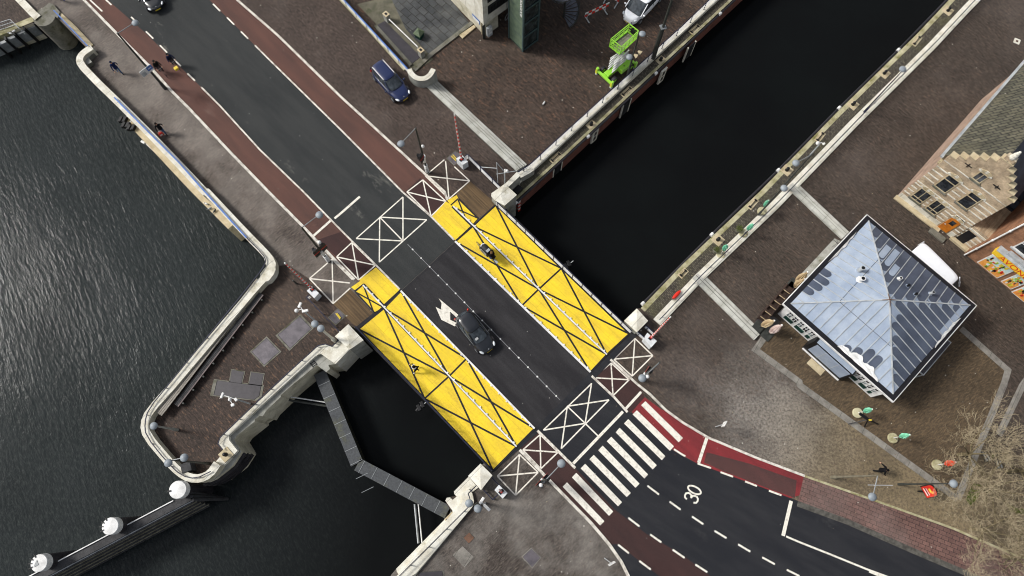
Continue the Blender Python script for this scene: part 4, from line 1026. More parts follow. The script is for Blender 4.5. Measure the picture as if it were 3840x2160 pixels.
for i, (x, y, r) in enumerate(((1340, 798, .65), (830, 1073, .61), (293, 1352, .61))):
    c = P('02', x, y, 1.6)
    t = thing('mooring_pile', ('top most', 'middle', 'lowest')[i]+' of the three white capped black piles beside the guide fender', 'pile', (c.x, c.y, 0), 0, 'white capped mooring piles')
    MB().lathe((0, 0, 0), [(r-.05, WZ-1), (r-.05, 1.0)], 'rubber', 28).build('shaft', t, smooth=False)
    MB().lathe((0, 0, 0), [(r, .95), (r, 1.55), (r-.03, 1.6), (.02, 1.66)], 'white', 32).build('cap', t)
    for k in range(0 if i == 0 else 4): an = 2.2+k*.5; MB().box((r*math.cos(an), r*math.sin(an), 1.64), (.28, .06, .05), 'black', an).build('bracket', t)
    if i == 2: MB().add([(-.3, -.28, 1.68), (.05, -.1, 1.68), (-.15, .25, 1.68)], [[0, 1, 2]], 'galv').build('plate', t)
    if i == 0: MB().box((-.6, -.1, 1.66), (.25, .1, .06), 'black', .2).build('bracket', t)
# white rails hanging outside the promenade parapet
t = thing('service_gantry', 'white steel service rails with lamps outside the promenade parapet', 'gantry')
g0, g1 = P('00', 1030, 980, -.5), P('00', 1370, 1320, -.5)
for s, w in (('1035,990 1215,1165', .07), ('1050,980 1235,1150', .05), ('1065,965 1245,1135', .05), ('1085,1070 1345,1315', .07), ('960,905 1030,985', .08)):
    q = PP('00', s, -.5); MB().bar(q[0], q[1], w, w, 'white').build('rail', t)
for i in range(7):
    q = P('00', 1040+i*28, 990+i*27, -.45); r = P('00', 1072+i*28, 968+i*27, -.45); MB().bar(q, r, .04, .04, 'lgrey').build('crossbar', t)
for x, y in ((1080, 1073), (1150, 1120), (1350, 1322), (1215, 1165)): MB().box(P('00', x, y, -.4), (.4, .2, .16), 'white', -.5).build('fitting', t, bev=.02)
# birds on the ledge
def bird(lab, c, m, rz):
    t = thing('bird', lab, 'bird', c, rz)
    MB().ball((0, 0, .12), .1, m, (1.7, .8, .8)).build('bird_body', t, smooth=True)
    MB().ball((.15, 0, .2), .055, m).build('bird_head', t, smooth=True)
    MB().add([(-.1, -.03, .12), (-.1, .03, .12), (-.3, .05, .1), (-.3, -.05, .1)], [[0, 1, 2, 3]], 'dsteel').build('tail', t)
    for k in (-.03, .03): MB().tube((0, k, 0), (0, k, .08), .01, .01, 'yelpaint', 4).build('leg', t)
bird('white gull standing on the cream ledge', P('01', 1560, 92, -.3), 'white', 2.8)
bird('first grey pigeon on the cream ledge, next to the gull', P('01', 1587, 128, -.3), 'galv', .4)
bird('second dark pigeon lower on the cream ledge', P('01', 1623, 147, -.3), 'dsteel', 1.0)
bird('white gull on the brown bricks of the plaza', P('10', 1527, 784, -.6), 'white', 1.0)
bird('white gull on the mossy quay at the top left', P('ce', 265, 580, -1.15), 'white', .3)
bird('second gull standing lower on the mossy quay at the top left', P('ce', 205, 618, -1.15), 'white', 3.0)
# ------------------------------------------------------------------ vehicles
def plan(x0, x1, w, z, ex=3.2, n=36, taper=0.0):
    out = []; cx, hx = (x0+x1)/2, (x1-x0)/2
    for i in range(n):
        t = 2*math.pi*i/n; c, s = math.cos(t), math.sin(t)
        x = hx*math.copysign(abs(c)**(2/ex), c); y = w*math.copysign(abs(s)**(2/ex), s)
        y *= 1-taper*max(0, x/hx)
        out.append(Vector((cx+x, y, z)))
    return out
def wheel(t, x, y, r, w):
    s = 1 if y > 0 else -1
    wh = MB().tube((x, y-w/2, r), (x, y+w/2, r), r, r, 'rubber', 20).build('wheel', t)
    MB().tube((x, y+s*(w/2-.02), r), (x, y+s*(w/2+.012), r), r*.66, r*.6, 'galv', 16).build('rim', wh)
def car(lab, c, rz, Lc, Wc, Hc, paint, g=(-.42, .30, -.34, .10), belt=.92, hood=.80, rails=None, kind='car', van=False, group=None):
    """g: glass base rear/front and roof rear/front as fractions of length"""
    t = thing('parked_car' if kind == 'car' else 'parked_van', lab, kind, c, rz, group)
    hl, hw = Lc/2, Wc/2
    b = MB()
    rear = -hl
    sect = [(.22, .93, .97), (.34, .985, .995), (.52, 1.0, 1.0), (.66, .995, .985)]
    rings = [plan(-hl*lf, hl*lf, hw*wf, z, 3.4, 40, .08) for z, wf, lf in sect]
    # shoulder: nose is lower than the tail
    def shoulder(fx, fw, dz):
        r = plan(-hl*fx, hl*fx, hw*fw, 0, 3.2, 40, .09)
        for p in r:
            k = (p.x+hl)/(2*hl); fr = max(0, (k-.70)/.30)
            p.z = belt+dz-(belt-hood)*min(1, max(0, (k-.52)/.2))-fr*fr*.13
        return r
    rings += [shoulder(.965, .955, -.06), shoulder(.93, .89, .0), shoulder(.80, .70, .03), shoulder(.45, .3, .05)]
    b.loft(rings, paint); body = b.build('car_body', t, smooth=True)
    zg = belt-.02
    vx = 7 if van else 4.2
    base = plan(g[0]*Lc, g[1]*Lc, hw*(.95 if van else .88), zg, vx, 40, .04); top = plan(g[2]*Lc, g[3]*Lc, hw*(.88 if van else .72), Hc-.07, vx, 40, .03)
    mid = [p.lerp(q, .55)+Vector((0, math.copysign(.02, p.y), .03)) for p, q in zip(base, top)]
    MB().loft([base, mid, top], 'cglass', cap=False).build('window_glass', t, smooth=True)
    r1 = [p+Vector((0, 0, .005)) for p in plan(g[2]*Lc-.03, g[3]*Lc+.03, hw*(.90 if van else .74), Hc-.075, vx, 40, .03)]
    r2 = plan(g[2]*Lc+.02, g[3]*Lc-.03, hw*(.86 if van else .68), Hc-.02, vx, 40, .03); r3 = plan(g[2]*Lc+.3, g[3]*Lc-.35, hw*(.7 if van else .45), Hc+.01, 5 if van else 3, 40)
    MB().loft([r1, r2, r3], paint).build('roof', t, smooth=True)
    for sx in (-1, 1):
        for i, (f0, f1) in enumerate(((g[1], g[3]), ((g[0]+g[1])/2+.02, (g[2]+g[3])/2), (g[0], g[2]))):
            k = (.94 if van else .86) if i != 1 else (.96 if van else .9)
            MB().bar((f0*Lc-(.10 if i == 0 else -.08 if i == 2 else 0), sx*hw*(k-.02), zg), (f1*Lc-(.04 if i == 0 else -.04 if i == 2 else 0), sx*hw*(.87 if van else .715), Hc-.06), .07, .07, paint if i != 1 else 'black').build('pillar', t)
        MB().ball((hl*.87, sx*hw*.72, hood-.17), .17, 'headglass', (1.25, .6, .4), ax=Matrix.Rotation(-sx*.45, 3, 'Z')).build('headlight', t, smooth=True)
        MB().ball((-hl*.90, sx*hw*.78, belt-.16), .12, 'redp', (.7, .8, 1.0)).build('tail_light', t, smooth=True)
        m = MB(); m.ball((g[1]*Lc-.32, sx*(hw+.10), belt+.06), .11, paint, (.8, 1.2, .8)); m.build('mirror', t, smooth=True)
        MB().bar((-.35, sx*(hw*.985), belt-.16), (-.15, sx*(hw*.985), belt-.16), .03, .03, 'black').build('door_handle', t)
        MB().bar((-hl*.5, sx*(hw*.93), belt-.012), (g[1]*Lc-.1, sx*(hw*.92), belt-.06), .03, .02, 'galv').build('window_trim', t)
        if rails: MB().bar((g[2]*Lc+.15, sx*hw*.66, Hc+.01), (g[3]*Lc-.2, sx*hw*.66, Hc+.01), .05, .05, rails).build('roof_rail', t)
        for x in (-hl*.62, hl*.64): wheel(t, x, sx*(hw-.1), .32, .22)
    MB().box((hl*.985, 0, .42), (.06, .52, .12), 'yelpaint').build('number_plate', t)
    MB().box((hl*.955, 0, .58), (.08, hw*1.0, .12), 'black').build('grille', t)
    MB().ball((hl*.93, 0, .70), .05, 'galv', (1, 1, .5)).build('badge', t)
    MB().bar((g[1]*Lc-.12, .15, belt+.04), (g[1]*Lc-.30, -.5, belt+.08), .03, .02, 'black').build('wiper', t)
    MB().box((g[1]*Lc-.36, -hw*.35, belt+.19), (.2, .26, .006), 'white', 0, Matrix.Rotation(.55, 3, 'Y')).build('parking_card', t)
    return t
def place(k, x0, y0, x1, y1, z=.6):
    a, b = P(k, x0, y0, z), P(k, x1, y1, z); d = b-a; c = (a+b)/2
    return Vector((c.x, c.y, 0)), math.atan2(d.y, d.x)
M['headglass'] = simple('headlight_glass', L(222, 226, 230), L(180, 186, 192), .2, .6, amt=0)
pb = paintmat('black_car_paint', (.006, .0075, .011, 1), .3); pn = paintmat('navy_car_paint', (.004, .012, .062, 1), .3); pw = paintmat('white_car_paint', (.78, .80, .84, 1), .35)
k0 = ('D',)
c, r = place('11', 932, 957, 1084, 1149, .7); car('black hatchback driving on the bridge roadway beside the white arrow', Vector((c.x, c.y, .02)), r, 3.9, 1.68, 1.44, pb, (-.46, .26, -.38, .02))
c, r = place('cb', 330, 290, 1180, 1235, .7); car('dark blue estate car with silver roof rails parked on the forecourt', c, r, 4.3, 1.78, 1.50, pn, (-.47, .25, -.42, .05), rails='white')
c, r = place('00', 1050, -160, 1172, 40, .7); car('black car cut off by the top edge, driving down the old asphalt road', Vector((c.x, c.y, .01)), r, 4.1, 1.75, 1.46, pb, (-.45, .27, -.36, .06))
d = P('c2', 600, 318, 0)-P('c2', 1010, -130, 0); d.normalize(); f = P('c2', 605, 335, -.2)
t = car('white passenger van parked behind the green platform lift', Vector((f.x, f.y, -.6))-d*2.45+Vector((0, 0, 0)), math.atan2(d.y, d.x), 4.9, 1.92, 1.98, pw, (-.49, .36, -.47, .17), 1.12, 1.05, None, 'van', True)
a, b = P('c3', 285, 940, 2.0), P('c3', 640, 1290, 2.0); d = (b-a).normalized(); n = Vector((d.y, -d.x, 0))
if n.x+n.y > 0: n = -n
c = a+d*2.6+n*.92
car('white delivery van half hidden behind the zinc roofed pavilion', Vector((c.x, c.y, 0)), math.atan2(d.y, d.x), 5.2, 1.95, 2.1, pw, (-.495, .40, -.485, .26), 1.15, 1.05, None, 'van', True)
# ---- green platform lift
pg = paintmat('lime_paint', L(150, 214, 60, .9), .4)
a, b = P('c2', 285, 1085, 0.2), P('c2', 770, 880, .2); 
lc = P('c2', 450, 1020, -.1); d = P('c2', 700, 850, 0)-P('c2', 330, 1150, 0); ang = math.atan2(d.y, d.x)
t = thing('platform_lift', 'lime green mobile platform lift with raised basket', 'platform lift', (lc.x, lc.y, -.6), ang)
MB().box((0, 0, .62), (2.7, .55, .4), pg).build('chassis', t, bev=.03)
MB().box((.45, -.55, .8), (1.3, .55, .55), pg).build('engine_cover', t, bev=.04); MB().box((.45, .5, .7), (1.2, .45, .45), pg).build('battery_cover', t, bev=.04)
MB().tube((.3, -.55, 1.08), (.3, -.55, 1.1), .06, .06, 'black', 12).build('filler_cap', t)
for x in (-1.0, 1.05):
    for y in (-.72, .72):
        w = MB().tube((x, y-.13, .36), (x, y+.13, .36), .36, .36, 'rubber', 18).build('wheel', t); MB().tube((x, y-.14, .36), (x, y+.14, .36), .2, .2, pg, 14).build('rim', w)
for x in (-1.5, 1.5):
    MB().box((x, 0, .5), (.22, 1.9, .22), pg).build('outrigger_beam', t, bev=.02)
    for y in (-.95, .95):
        MB().box((x, y, .5), (.24, .22, .75), pg).build('outrigger', t, bev=.02); MB().tube((x, y, 0), (x, y, .12), .16, .1, 'lgrey', 12).build('foot_pad', t)
        for q in range(4): MB().box((x*1.09, y, .25+q*.16), (.02, .2, .06), 'yelpaint').build('hazard_stripe', t)
for q in range(3): MB().box((-1.45+.12*q, 0, .74), (.06, .6, .05), pg).build('step_bar', t)
for k in range(4):
    z0 = .85+k*.42
    for y in (-.24, .24):
        MB().bar((-.9, y, z0), (.9, y, z0+.42), .09, .1, 'white').build('scissor_arm', t); MB().bar((.9, y, z0), (-.9, y, z0+.42), .09, .1, 'white').build('scissor_arm', t)
# basket
bq = PP('c2', '355,700 612,492 738,590 500,815', 2.0); bc = sum(bq, Vector())/4
inv = (Matrix.Translation((lc.x, lc.y, -.6)) @ Matrix.Rotation(ang, 4, 'Z')).inverted()
bl = [inv @ Vector((p.x, p.y, 2.0)) for p in bq]
MB().prism([(p.x, p.y) for p in bl], 2.5, 2.6, simple('platform_mesh', L(168, 160, 148), L(140, 134, 122), .8), pg).build('platform_floor', t)
bt = [p+(p-sum(bl, Vector())/4)*.06 for p in bl]
for h, w in ((1.1, .07), (.75, .05), (.4, .05), (.1, .12)):
    for i in range(4):
        a, b = bt[i].copy(), bt[(i+1) % 4].copy(); a.z = b.z = 2.6+h; MB().bar(a, b, w, w, pg).build('guard_rail', t)
for i in range(4):
    for k in range(3 if i % 2 else 4):
        p = bt[i].lerp(bt[(i+1) % 4], k/(3 if i % 2 else 4)); MB().bar((p.x, p.y, 2.55), (p.x, p.y, 3.72), .06, .06, pg).build('guard_post', t)
p = bt[1].lerp(bt[2], .55); MB().box((p.x, p.y, 3.3), (.35, .4, .5), 'black').build('control_box', t)
# ------------------------------------------------------------------ people
def skinned(verts, edges, radii, matfn, mats, name, parent, sub=1):
    me = bpy.data.meshes.new(name); me.from_pydata(verts, edges, [])
    o = bpy.data.objects.new(name, me); COL.objects.link(o)
    sk = o.modifiers.new('s', 'SKIN'); 
    for i, r in enumerate(radii):
        v = me.skin_vertices[0].data[i] if me.skin_vertices else None
        if v: v.radius = r if isinstance(r, tuple) else (r, r); v.use_root = (i == 0)
    sk.use_smooth_shade = True
    sb = o.modifiers.new('u', 'SUBSURF'); sb.levels = sub; sb.render_levels = sub
    dg = bpy.context.evaluated_depsgraph_get(); dg.update()
    me2 = bpy.data.meshes.new_from_object(o.evaluated_get(dg))
    bpy.data.objects.remove(o)
    me2.materials.clear()
    for m in mats: me2.materials.append(m)
    for f in me2.polygons: f.material_index = matfn(Vector(f.center)); f.use_smooth = True
    r = bpy.data.objects.new(name, me2); link(r, parent); return r
SKIN = simple('skin', L(214, 168, 140), L(196, 148, 122), .6, amt=0)
def person(lab, c, rz, pose='walk', coat=(30, 34, 60), leg=(40, 46, 66), hair=(40, 30, 24), shoe=(30, 28, 28), arms=None, hood=None, hat=None, group=None, s=1.0):
    t = thing('person', lab, 'person', c, rz, group)
    hip = 0.94*s; V = []; E2 = []; R = []
    def v(p, r, par=None):
        V.append(tuple(p)); R.append(r)
        if par is not None: E2.append((par, len(V)-1))
        return len(V)-1
    lean = {'walk': .06, 'stand': 0, 'ride': .22}[pose]
    zb = hip if pose != 'ride' else .98
    pel = v((0, 0, zb), (.15, .12))
    wa = v((lean*.3, 0, zb+.22), (.135, .11), pel); ch = v((lean*.8, 0, zb+.42), (.17, .125), wa); nk = v((lean, 0, zb+.56), .065, ch)
    hd = v((lean+.02, 0, zb+.66), (.085, .09), nk); tp = v((lean+.03, 0, zb+.78), (.075, .085), hd)
    hands = []
    for sd in (-1, 1):
        if pose == 'ride':
            kn, an, to = (.36, sd*.13, .62 if sd > 0 else .80), (.20, sd*.12, .20 if sd > 0 else .42), (.34, sd*.13, .14 if sd > 0 else .36)
            el, wr = (lean+.28, sd*.30, zb+.24), (.60, sd*.26, zb+.16)
        elif pose == 'walk':
            f = .26*sd; kn, an, to = (f*.7+.05, sd*.10, .50), (f, sd*.10, .09+(.10 if sd < 0 else 0)), (f+.16, sd*.11, .05+(.04 if sd < 0 else 0))
            el, wr = (lean-f*.5-.03, sd*.28, zb+.20), (lean-f*.9+.08, sd*.30, zb-.03)
        else:
            kn, an, to = (.02, sd*.11, .50), (0, sd*.12, .09), (.16, sd*.14, .05); el, wr = (0, sd*.30, zb+.20), (.08, sd*.29, zb-.03)
        if arms and sd in arms: el, wr = arms[sd]
        h = v((0.01, sd*.10, zb-.06), .105, pel); k = v(kn, .068, h); a = v(an, .05, k); v(to, .045, a)
        sh = v((lean*.9, sd*.19, zb+.47), .075, ch); e = v(el, .052, sh); w = v(wr, .036, e)
        D = (Vector(wr)-Vector(el)).normalized(); side = D.cross(Vector((0, 0, 1))); side = side.normalized() if side.length > .1 else Vector((0, 1, 0))
        pm = v(Vector(wr)+D*.055, (.04, .022), w)
        for q in range(4):
            f0 = v(Vector(wr)+D*.10+side*(q-1.5)*.021, .0095, pm); v(Vector(wr)+D*(.145-.008*abs(q-1.5))+side*(q-1.5)*.023+Vector((0, 0, -.018)), .0085, f0)
        v(Vector(wr)+D*.06+side*.055, .011, pm)
        hands.append(Vector(wr))
    zt = zb+.60
    def mf(p):
        if p.z > zt: return 0
        if any((p-h).length < .17 and (p-Vector((0, 0, zb+.3))).length > (h-Vector((0, 0, zb+.3))).length-.01 for h in hands): return 0
        if p.z < .13 or (pose == 'ride' and p.z < .45 and p.x > .16): return 3
        if p.z < zb-.02 and abs(p.y) < .24: return 2
        return 1
    skinned([Vector(q)*1 for q in V], E2, R, mf, [SKIN, cloth('coat_cloth', L(*coat)), cloth('trouser_cloth', L(*leg)), cloth('shoe_leather', L(*shoe))], 'body', t)
    hm = cloth('hair', L(*hair)); hx = lean+.02
    hz = zb+.735
    m = MB(); m.ball((hx-.012, 0, hz+.02), .122, hm if not hat else cloth('hat_cloth', L(*hat)), (1.0, .88, .95)); 
    # cut the face side of the hair
    m2 = MB(); 
    nv, nf, nm = [], [], []
    for f in m.f:
        cc = sum((Vector(m.v[i]) for i in f), Vector())/len(f)-Vector((hx, 0, hz))
        if not (cc.x > .055 and cc.z < .055): nf.append(f)
    m.f = nf; m.m = [0]*len(nf); m.build('hair' if not hat else 'hat', t, smooth=True)
    f = MB(); f.ball((hx+.115, 0, hz-.02), .016, SKIN, (1, .8, 1.3)); f.build('nose', t, smooth=True)
    for sd in (-1, 1):
        MB().ball((hx+.098, sd*.035, hz+.012), .011, 'black').build('eye', t); MB().ball((hx, sd*.10, hz-.01), .024, SKIN, (.7, .4, 1.2)).build('ear', t)
    MB().box((hx+.105, 0, hz-.065), (.008, .04, .008), 'redp').build('mouth', t)
    MB().lathe((lean*.95, 0, zb+.49), [(.12, 0), (.105, .06), (.085, .09)], cloth('collar_cloth', tuple(x*1.3 for x in L(*coat)[:3])+(1,)), 14).build('collar', t, smooth=True)
    if pose != 'ride': MB().lathe((lean*.2, 0, zb-.12), [(.19, 0), (.175, .15), (.16, .32)], cloth('coat_hem', L(*coat)), 16).build('coat_skirt', t, smooth=True)
    if hood:
        an = [i*math.pi/10 for i in range(2, 19)]
        MB().path([Vector((hx-.03-.16*math.cos(a-math.pi)*-1, .17*math.sin(a), zb+.62)) for a in an], .035, cloth('fur_trim', L(*hood)), 6).build('hood_trim', t, smooth=True)
    return t
def head_from(k, fx, fy, hx, hy, z=0):
    p = P(k, fx, fy, z); return p
def dirang(k, x0, y0, x1, y1):
    a, b = P(k, x0, y0), P(k, x1, y1); return math.atan2((b-a).y, (b-a).x)
WALKDN = -U
person('person in a navy padded coat and jeans walking on the promenade', P('cc', 235, 330), math.radians(-50), 'walk', (34, 44, 84), (70, 100, 140), (20, 22, 40), (60, 60, 60), hat=(28, 32, 60))
person('person in a black jacket and jeans carrying a red and white bag', P('cc', 985, 1350), math.radians(-60), 'walk', (26, 25, 28), (66, 88, 120), (30, 22, 20))
bg = P('cc', 920, 1370, .35)
t = thing('shopping_bag', 'red and white shopping bag held by the person in the black jacket', 'bag', bg, .6)
MB().loft([plan(-.2, .2, .1, -.2, 3, 16), plan(-.22, .22, .13, 0, 3, 16), plan(-.17, .17, .07, .22, 3, 16)], 'redp').build('bag_body', t, smooth=True)
MB().box((0, -.12, .0), (.24, .03, .16), 'white').build('white_panel', t); MB().path([Vector((-.1, 0, .2)), Vector((-.05, 0, .42)), Vector((.05, 0, .42)), Vector((.1, 0, .2))], .012, 'white').build('handle', t)
person('person in blue at the top left edge, only the legs in the picture', P('ce', 1140, 20), math.radians(140), 'walk', (50, 70, 150), (60, 80, 150), (40, 30, 25), (230, 230, 230))
person('person in a black coat with a white fur hood walking on the yellow deck', P('11', 572, 1342, .05), math.radians(215), 'walk', (18, 17, 18), (24, 22, 24), (14, 12, 12), (235, 235, 235), hood=(240, 238, 232), arms={-1: ((.02, -.34, 1.2), (.18, -.46, 1.02))})
person('person in black with white shoes striding across the leafy bricks', P('22', 1455, 652), math.radians(-18), 'walk', (22, 22, 24), (26, 26, 28), (20, 18, 18), (240, 240, 240), arms={1: ((-.05, .34, 1.2), (-.18, .46, 1.05))})
def torus(mb, c, r, w, m, n=20, ax='Y'):
    pts = [Vector((c[0]+r*math.cos(2*math.pi*i/n), c[1], c[2]+r*math.sin(2*math.pi*i/n))) for i in range(n+1)]
    return mb.path(pts, w, m, 6)
def bicycle(lab, c, rz, frame='black', group=None):
    t = thing('bicycle', lab, 'bicycle', c, rz, group)
    for x in (-.52, .52):
        w = torus(MB(), (x, 0, .34), .33, .02, 'rubber').build('wheel', t)
        torus(MB(), (x, 0, .34), .30, .01, 'galv').build('rim', w)
        o = MB()
        for k in range(6): a = k*math.pi/6; o.tube((x-.29*math.cos(a), 0, .34-.29*math.sin(a)), (x+.29*math.cos(a), 0, .34+.29*math.sin(a)), .004, .004, 'galv', 4)
        o.build('spokes', w)
    o = MB()
    for a, b in (((-.52, 0, .34), (-.08, 0, .30)), ((-.08, 0, .30), (-.22, 0, .88)), ((-.52, 0, .34), (-.20, 0, .80)), ((-.08, 0, .30), (.36, 0, .78)), ((-.20, 0, .80), (.36, 0, .82)), ((.52, 0, .34), (.34, 0, .98))):
        o.tube(a, b, .018, .018, frame, 6)
    o.build('frame', t)
    MB().path([Vector((.30, -.28, 1.02)), Vector((.38, -.2, 1.04)), Vector((.36, 0, 1.02)), Vector((.38, .2, 1.04)), Vector((.30, .28, 1.02))], .014, 'lgrey').build('handlebar', t)
    MB().ball((-.24, 0, .93), .12, 'black', (1.2, .7, .35)).build('saddle', t, smooth=True)
    MB().tube((-.08, -.12, .30), (-.08, .12, .30), .02, .02, 'galv').build('pedals', t)
    return t
for (x, y), co, lab, bl_ in (((960, 330), (34, 33, 30), 'cyclist in a dark coat passing the bicycle signs', 'dark bicycle with white handlebar beside the sign post'),
                     ((1180, 215), (30, 36, 66), 'cyclist in a navy coat on the brown cycle path, nearer the road', 'dark bicycle with a yellow front basket nearer the road')):
    c = P('cc', x, y); r = math.radians(-48)
    bicycle(bl_, Vector((c.x, c.y, .02)), r, group='bicycles on the brown cycle path')
    person(lab, Vector((c.x, c.y, .02))+Vector((math.cos(r), math.sin(r), 0))*-.24, r, 'ride', co, (40, 40, 46), (40, 34, 28), hat=(40, 42, 40))
c = P('cc', 1165, 240, .9); o = MB().box((0, 0, 0), (.3, .36, .24), 'yelpaint', math.radians(-48)).build('front_basket', loc=c+Vector((.1, -.1, 0)), bev=.02); tag(o, 'small pale yellow basket on the front of the right hand bicycle', 'basket')
# cargo bike with covered box
c = P('11', 1108, 478, .05); r = dirang('11', 1160, 540, 1050, 425)
t = thing('cargo_bike', 'cargo bike with a black covered box and clear windows on the yellow deck', 'cargo bike', c, r)
for x in (-.85, 1.15):
    w = torus(MB(), (x, 0, .31), .29, .025, 'rubber').build('wheel', t); torus(MB(), (x, 0, .31), .26, .012, 'lgrey').build('rim', w)
hoodm = simple('hood_cloth', L(34, 34, 38), L(24, 24, 27), .6)
MB().loft([plan(-.25, .78, .24, .28, 4, 24), plan(-.30, .85, .33, .65, 4, 24), plan(-.30, .84, .34, .95, 3.5, 24), plan(-.26, .66, .28, 1.25, 3.5, 24), plan(-.2, .5, .2, 1.36, 3, 24)], hoodm).build('rain_cover', t, smooth=True)
for sd in (-1, 1):
    q = [Vector((-.18, sd*.345, .78)), Vector((.62, sd*.345, .76)), Vector((.50, sd*.30, 1.2)), Vector((-.14, sd*.30, 1.22))]
    MB().add(q, [[0, 1, 2, 3], [3, 2, 1, 0]], 'white').build('side_window', t)
    q = [p+Vector((.04 if i in (0, 3) else -.06, sd*.006, .03 if i < 2 else -.02)) for i, p in enumerate(q)]
    MB().add(q, [[0, 1, 2, 3], [3, 2, 1, 0]], 'galv').build('window_film', t)
MB().add([Vector((.88, -.22, .8)), Vector((.88, .22, .8)), Vector((.72, .18, 1.18)), Vector((.72, -.18, 1.18))], [[0, 1, 2, 3], [3, 2, 1, 0]], 'white').build('front_window', t)
MB().box((-.05, 0, 1.375), (.22, .34, .02), 'lgrey').build('roof_window', t)
MB().path([Vector((.62, -.2, 1.27)), Vector((.70, 0, 1.27)), Vector((.62, .2, 1.27))], .05, 'white', 6).build('cover_trim', t)
MB().bar((-.85, 0, .32), (-.25, 0, .3), .05, .05, 'black').build('frame', t); MB().bar((-.85, 0, .32), (-.68, 0, .9), .04, .04, 'black').build('seat_post', t)
MB().ball((-.7, 0, .95), .13, 'black', (1.1, .7, .35)).build('saddle', t); MB().path([Vector((-.42, -.3, 1.08)), Vector((-.3, 0, 1.06)), Vector((-.42, .3, 1.08))], .016, 'lgrey').build('handlebar', t)
MB().box((-1.0, 0, .66), (.4, .16, .03), 'lgrey').build('luggage_rack', t)
person('person in a black jacket riding the covered cargo bike', c+Vector((math.cos(r), math.sin(r), 0))*-.72, r, 'ride', (22, 18, 16), (34, 44, 74), (120, 92, 60), (240, 240, 240))
# ------------------------------------------------------------------ buildings
class Face:
    def __init__(s, a, b, z0=0.0):
        s.o = Vector((a.x, a.y, z0)); s.u = Vector(((b-a).x, (b-a).y, 0)); s.len = s.u.length; s.u.normalize()
        s.n = Vector((s.u.y, -s.u.x, 0))          # outward when a->b runs with the outside on the right
        s.ang = math.atan2(s.u.y, s.u.x)
    def uz(s, k, x, y, out=0.0):
        p = onwall(k, x, y, s.o+s.n*out, s.n)-s.o; return p.dot(s.u), p.z
    def pt(s, u, z, out=0.0): return s.o+s.u*u+s.n*out+Vector((0, 0, z))
    def rect(s, k, st):
        q = [s.uz(k, *map(float, w.split(','))) for w in st.split()]
        us = sorted(a for a, b in q); zs = sorted(b for a, b in q); h = len(q)//2
        return sum(us[:h])/h, sum(zs[:h])/h, sum(us[h:])/(len(q)-h), sum(zs[h:])/(len(q)-h)
    def box(s, mb, u0, z0, u1, z1, d0, d1, m):
        c = s.pt((u0+u1)/2, (z0+z1)/2, (d0+d1)/2); return mb.box(c, (abs(u1-u0), abs(d1-d0), abs(z1-z0)), m, s.ang)
    def window(s, t, r, mg='glass', mf='white', cols=2, rows=1, out=.0, fw=.07, sill='parapet', transom=None):
        u0, z0, u1, z1 = r
        f = MB()
        for a in ((u0, z0, u1, z0+fw), (u0, z1-fw, u1, z1), (u0, z0+fw, u0+fw, z1-fw), (u1-fw, z0+fw, u1, z1-fw)): s.box(f, *a, out, out+.05, mf)
        f = f.build('window', t)
        g = MB(); s.box(g, u0+fw, z0+fw, u1-fw, z1-fw, out-.02, out+.012, mg); g.build('pane', f)
        b = MB()
        for i in range(1, cols): u = u0+(u1-u0)*i/cols; s.box(b, u-.02, z0+fw, u+.02, z1-fw, out+.013, out+.04, mf)
        for i in range(1, rows): z = z0+(z1-z0)*i/rows; s.box(b, u0+fw, z-.02, u1-fw, z+.02, out+.014, out+.043, mf)
        if transom: z = z0+(z1-z0)*transom; s.box(b, u0+fw, z-.03, u1-fw, z+.03, out+.013, out+.045, mf)
        if b.v: b.build('glazing_bar', f)
        if sill:
            q = MB(); s.box(q, u0-.1, z0-.12, u1+.1, z0-.003, out, out+.14, sill); q.build('sill', f)
        return f
def text_mesh(txt, size, loc, ux_, uz_, m, name, parent, ext=.01):
    cu = bpy.data.curves.new(name, 'FONT'); cu.body = txt; cu.size = size; cu.extrude = ext; cu.align_x = 'LEFT'
    o = bpy.data.objects.new(name, cu); COL.objects.link(o)
    dg = bpy.context.evaluated_depsgraph_get(); dg.update()
    me = bpy.data.meshes.new_from_object(o.evaluated_get(dg)); bpy.data.objects.remove(o)
    me.materials.clear(); me.materials.append(M[m] if isinstance(m, str) else m)
    r = bpy.data.objects.new(name, me); link(r, parent)
    x = ux_.normalized(); y = uz_.normalized(); z = x.cross(y)
    r.matrix_world = Matrix.Translation(loc) @ Matrix((x, y, z)).transposed().to_4x4(); return r
# ---- stepped gable house
A_, B_ = P('c3', 58, 548), P('c3', 520, 905)
fa = Face(A_, B_)
M['hbrick'] = wallbrick('house_brick', L(192, 168, 138), L(170, 146, 118), L(200, 188, 166), tuple(fa.u))
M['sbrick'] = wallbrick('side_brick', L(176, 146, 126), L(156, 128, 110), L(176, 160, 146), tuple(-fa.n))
M['shopbrick'] = wallbrick('shop_brick', L(160, 112, 82), L(140, 98, 74), L(150, 122, 100), tuple(fa.u))
M['rooftile'] = paving('slate_roof', L(112, 108, 92), L(90, 88, 76), math.radians(0), L(128, 122, 98), .5, .75, .4, bw=.5, bh=.28, mort=L(46, 46, 42), mortar=.03, amt=.2)
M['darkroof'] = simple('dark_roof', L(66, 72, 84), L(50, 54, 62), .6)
hs = thing('gabled_house', 'old brick house with stepped gable, white stone bands and orange front door', 'house', (0, 0, 0))
ur, _z = fa.uz('c3', 1012, 640)
eh = 6.9; pk = eh+ur*.60; back = -13.0
def hp(u, z, d): return fa.pt(u, z, d)
o = MB()
vs = [hp(0, 0, 0), hp(ur, 0, 0), hp(ur, eh, 0), hp(ur/2, pk-.4, 0), hp(0, eh, 0)]
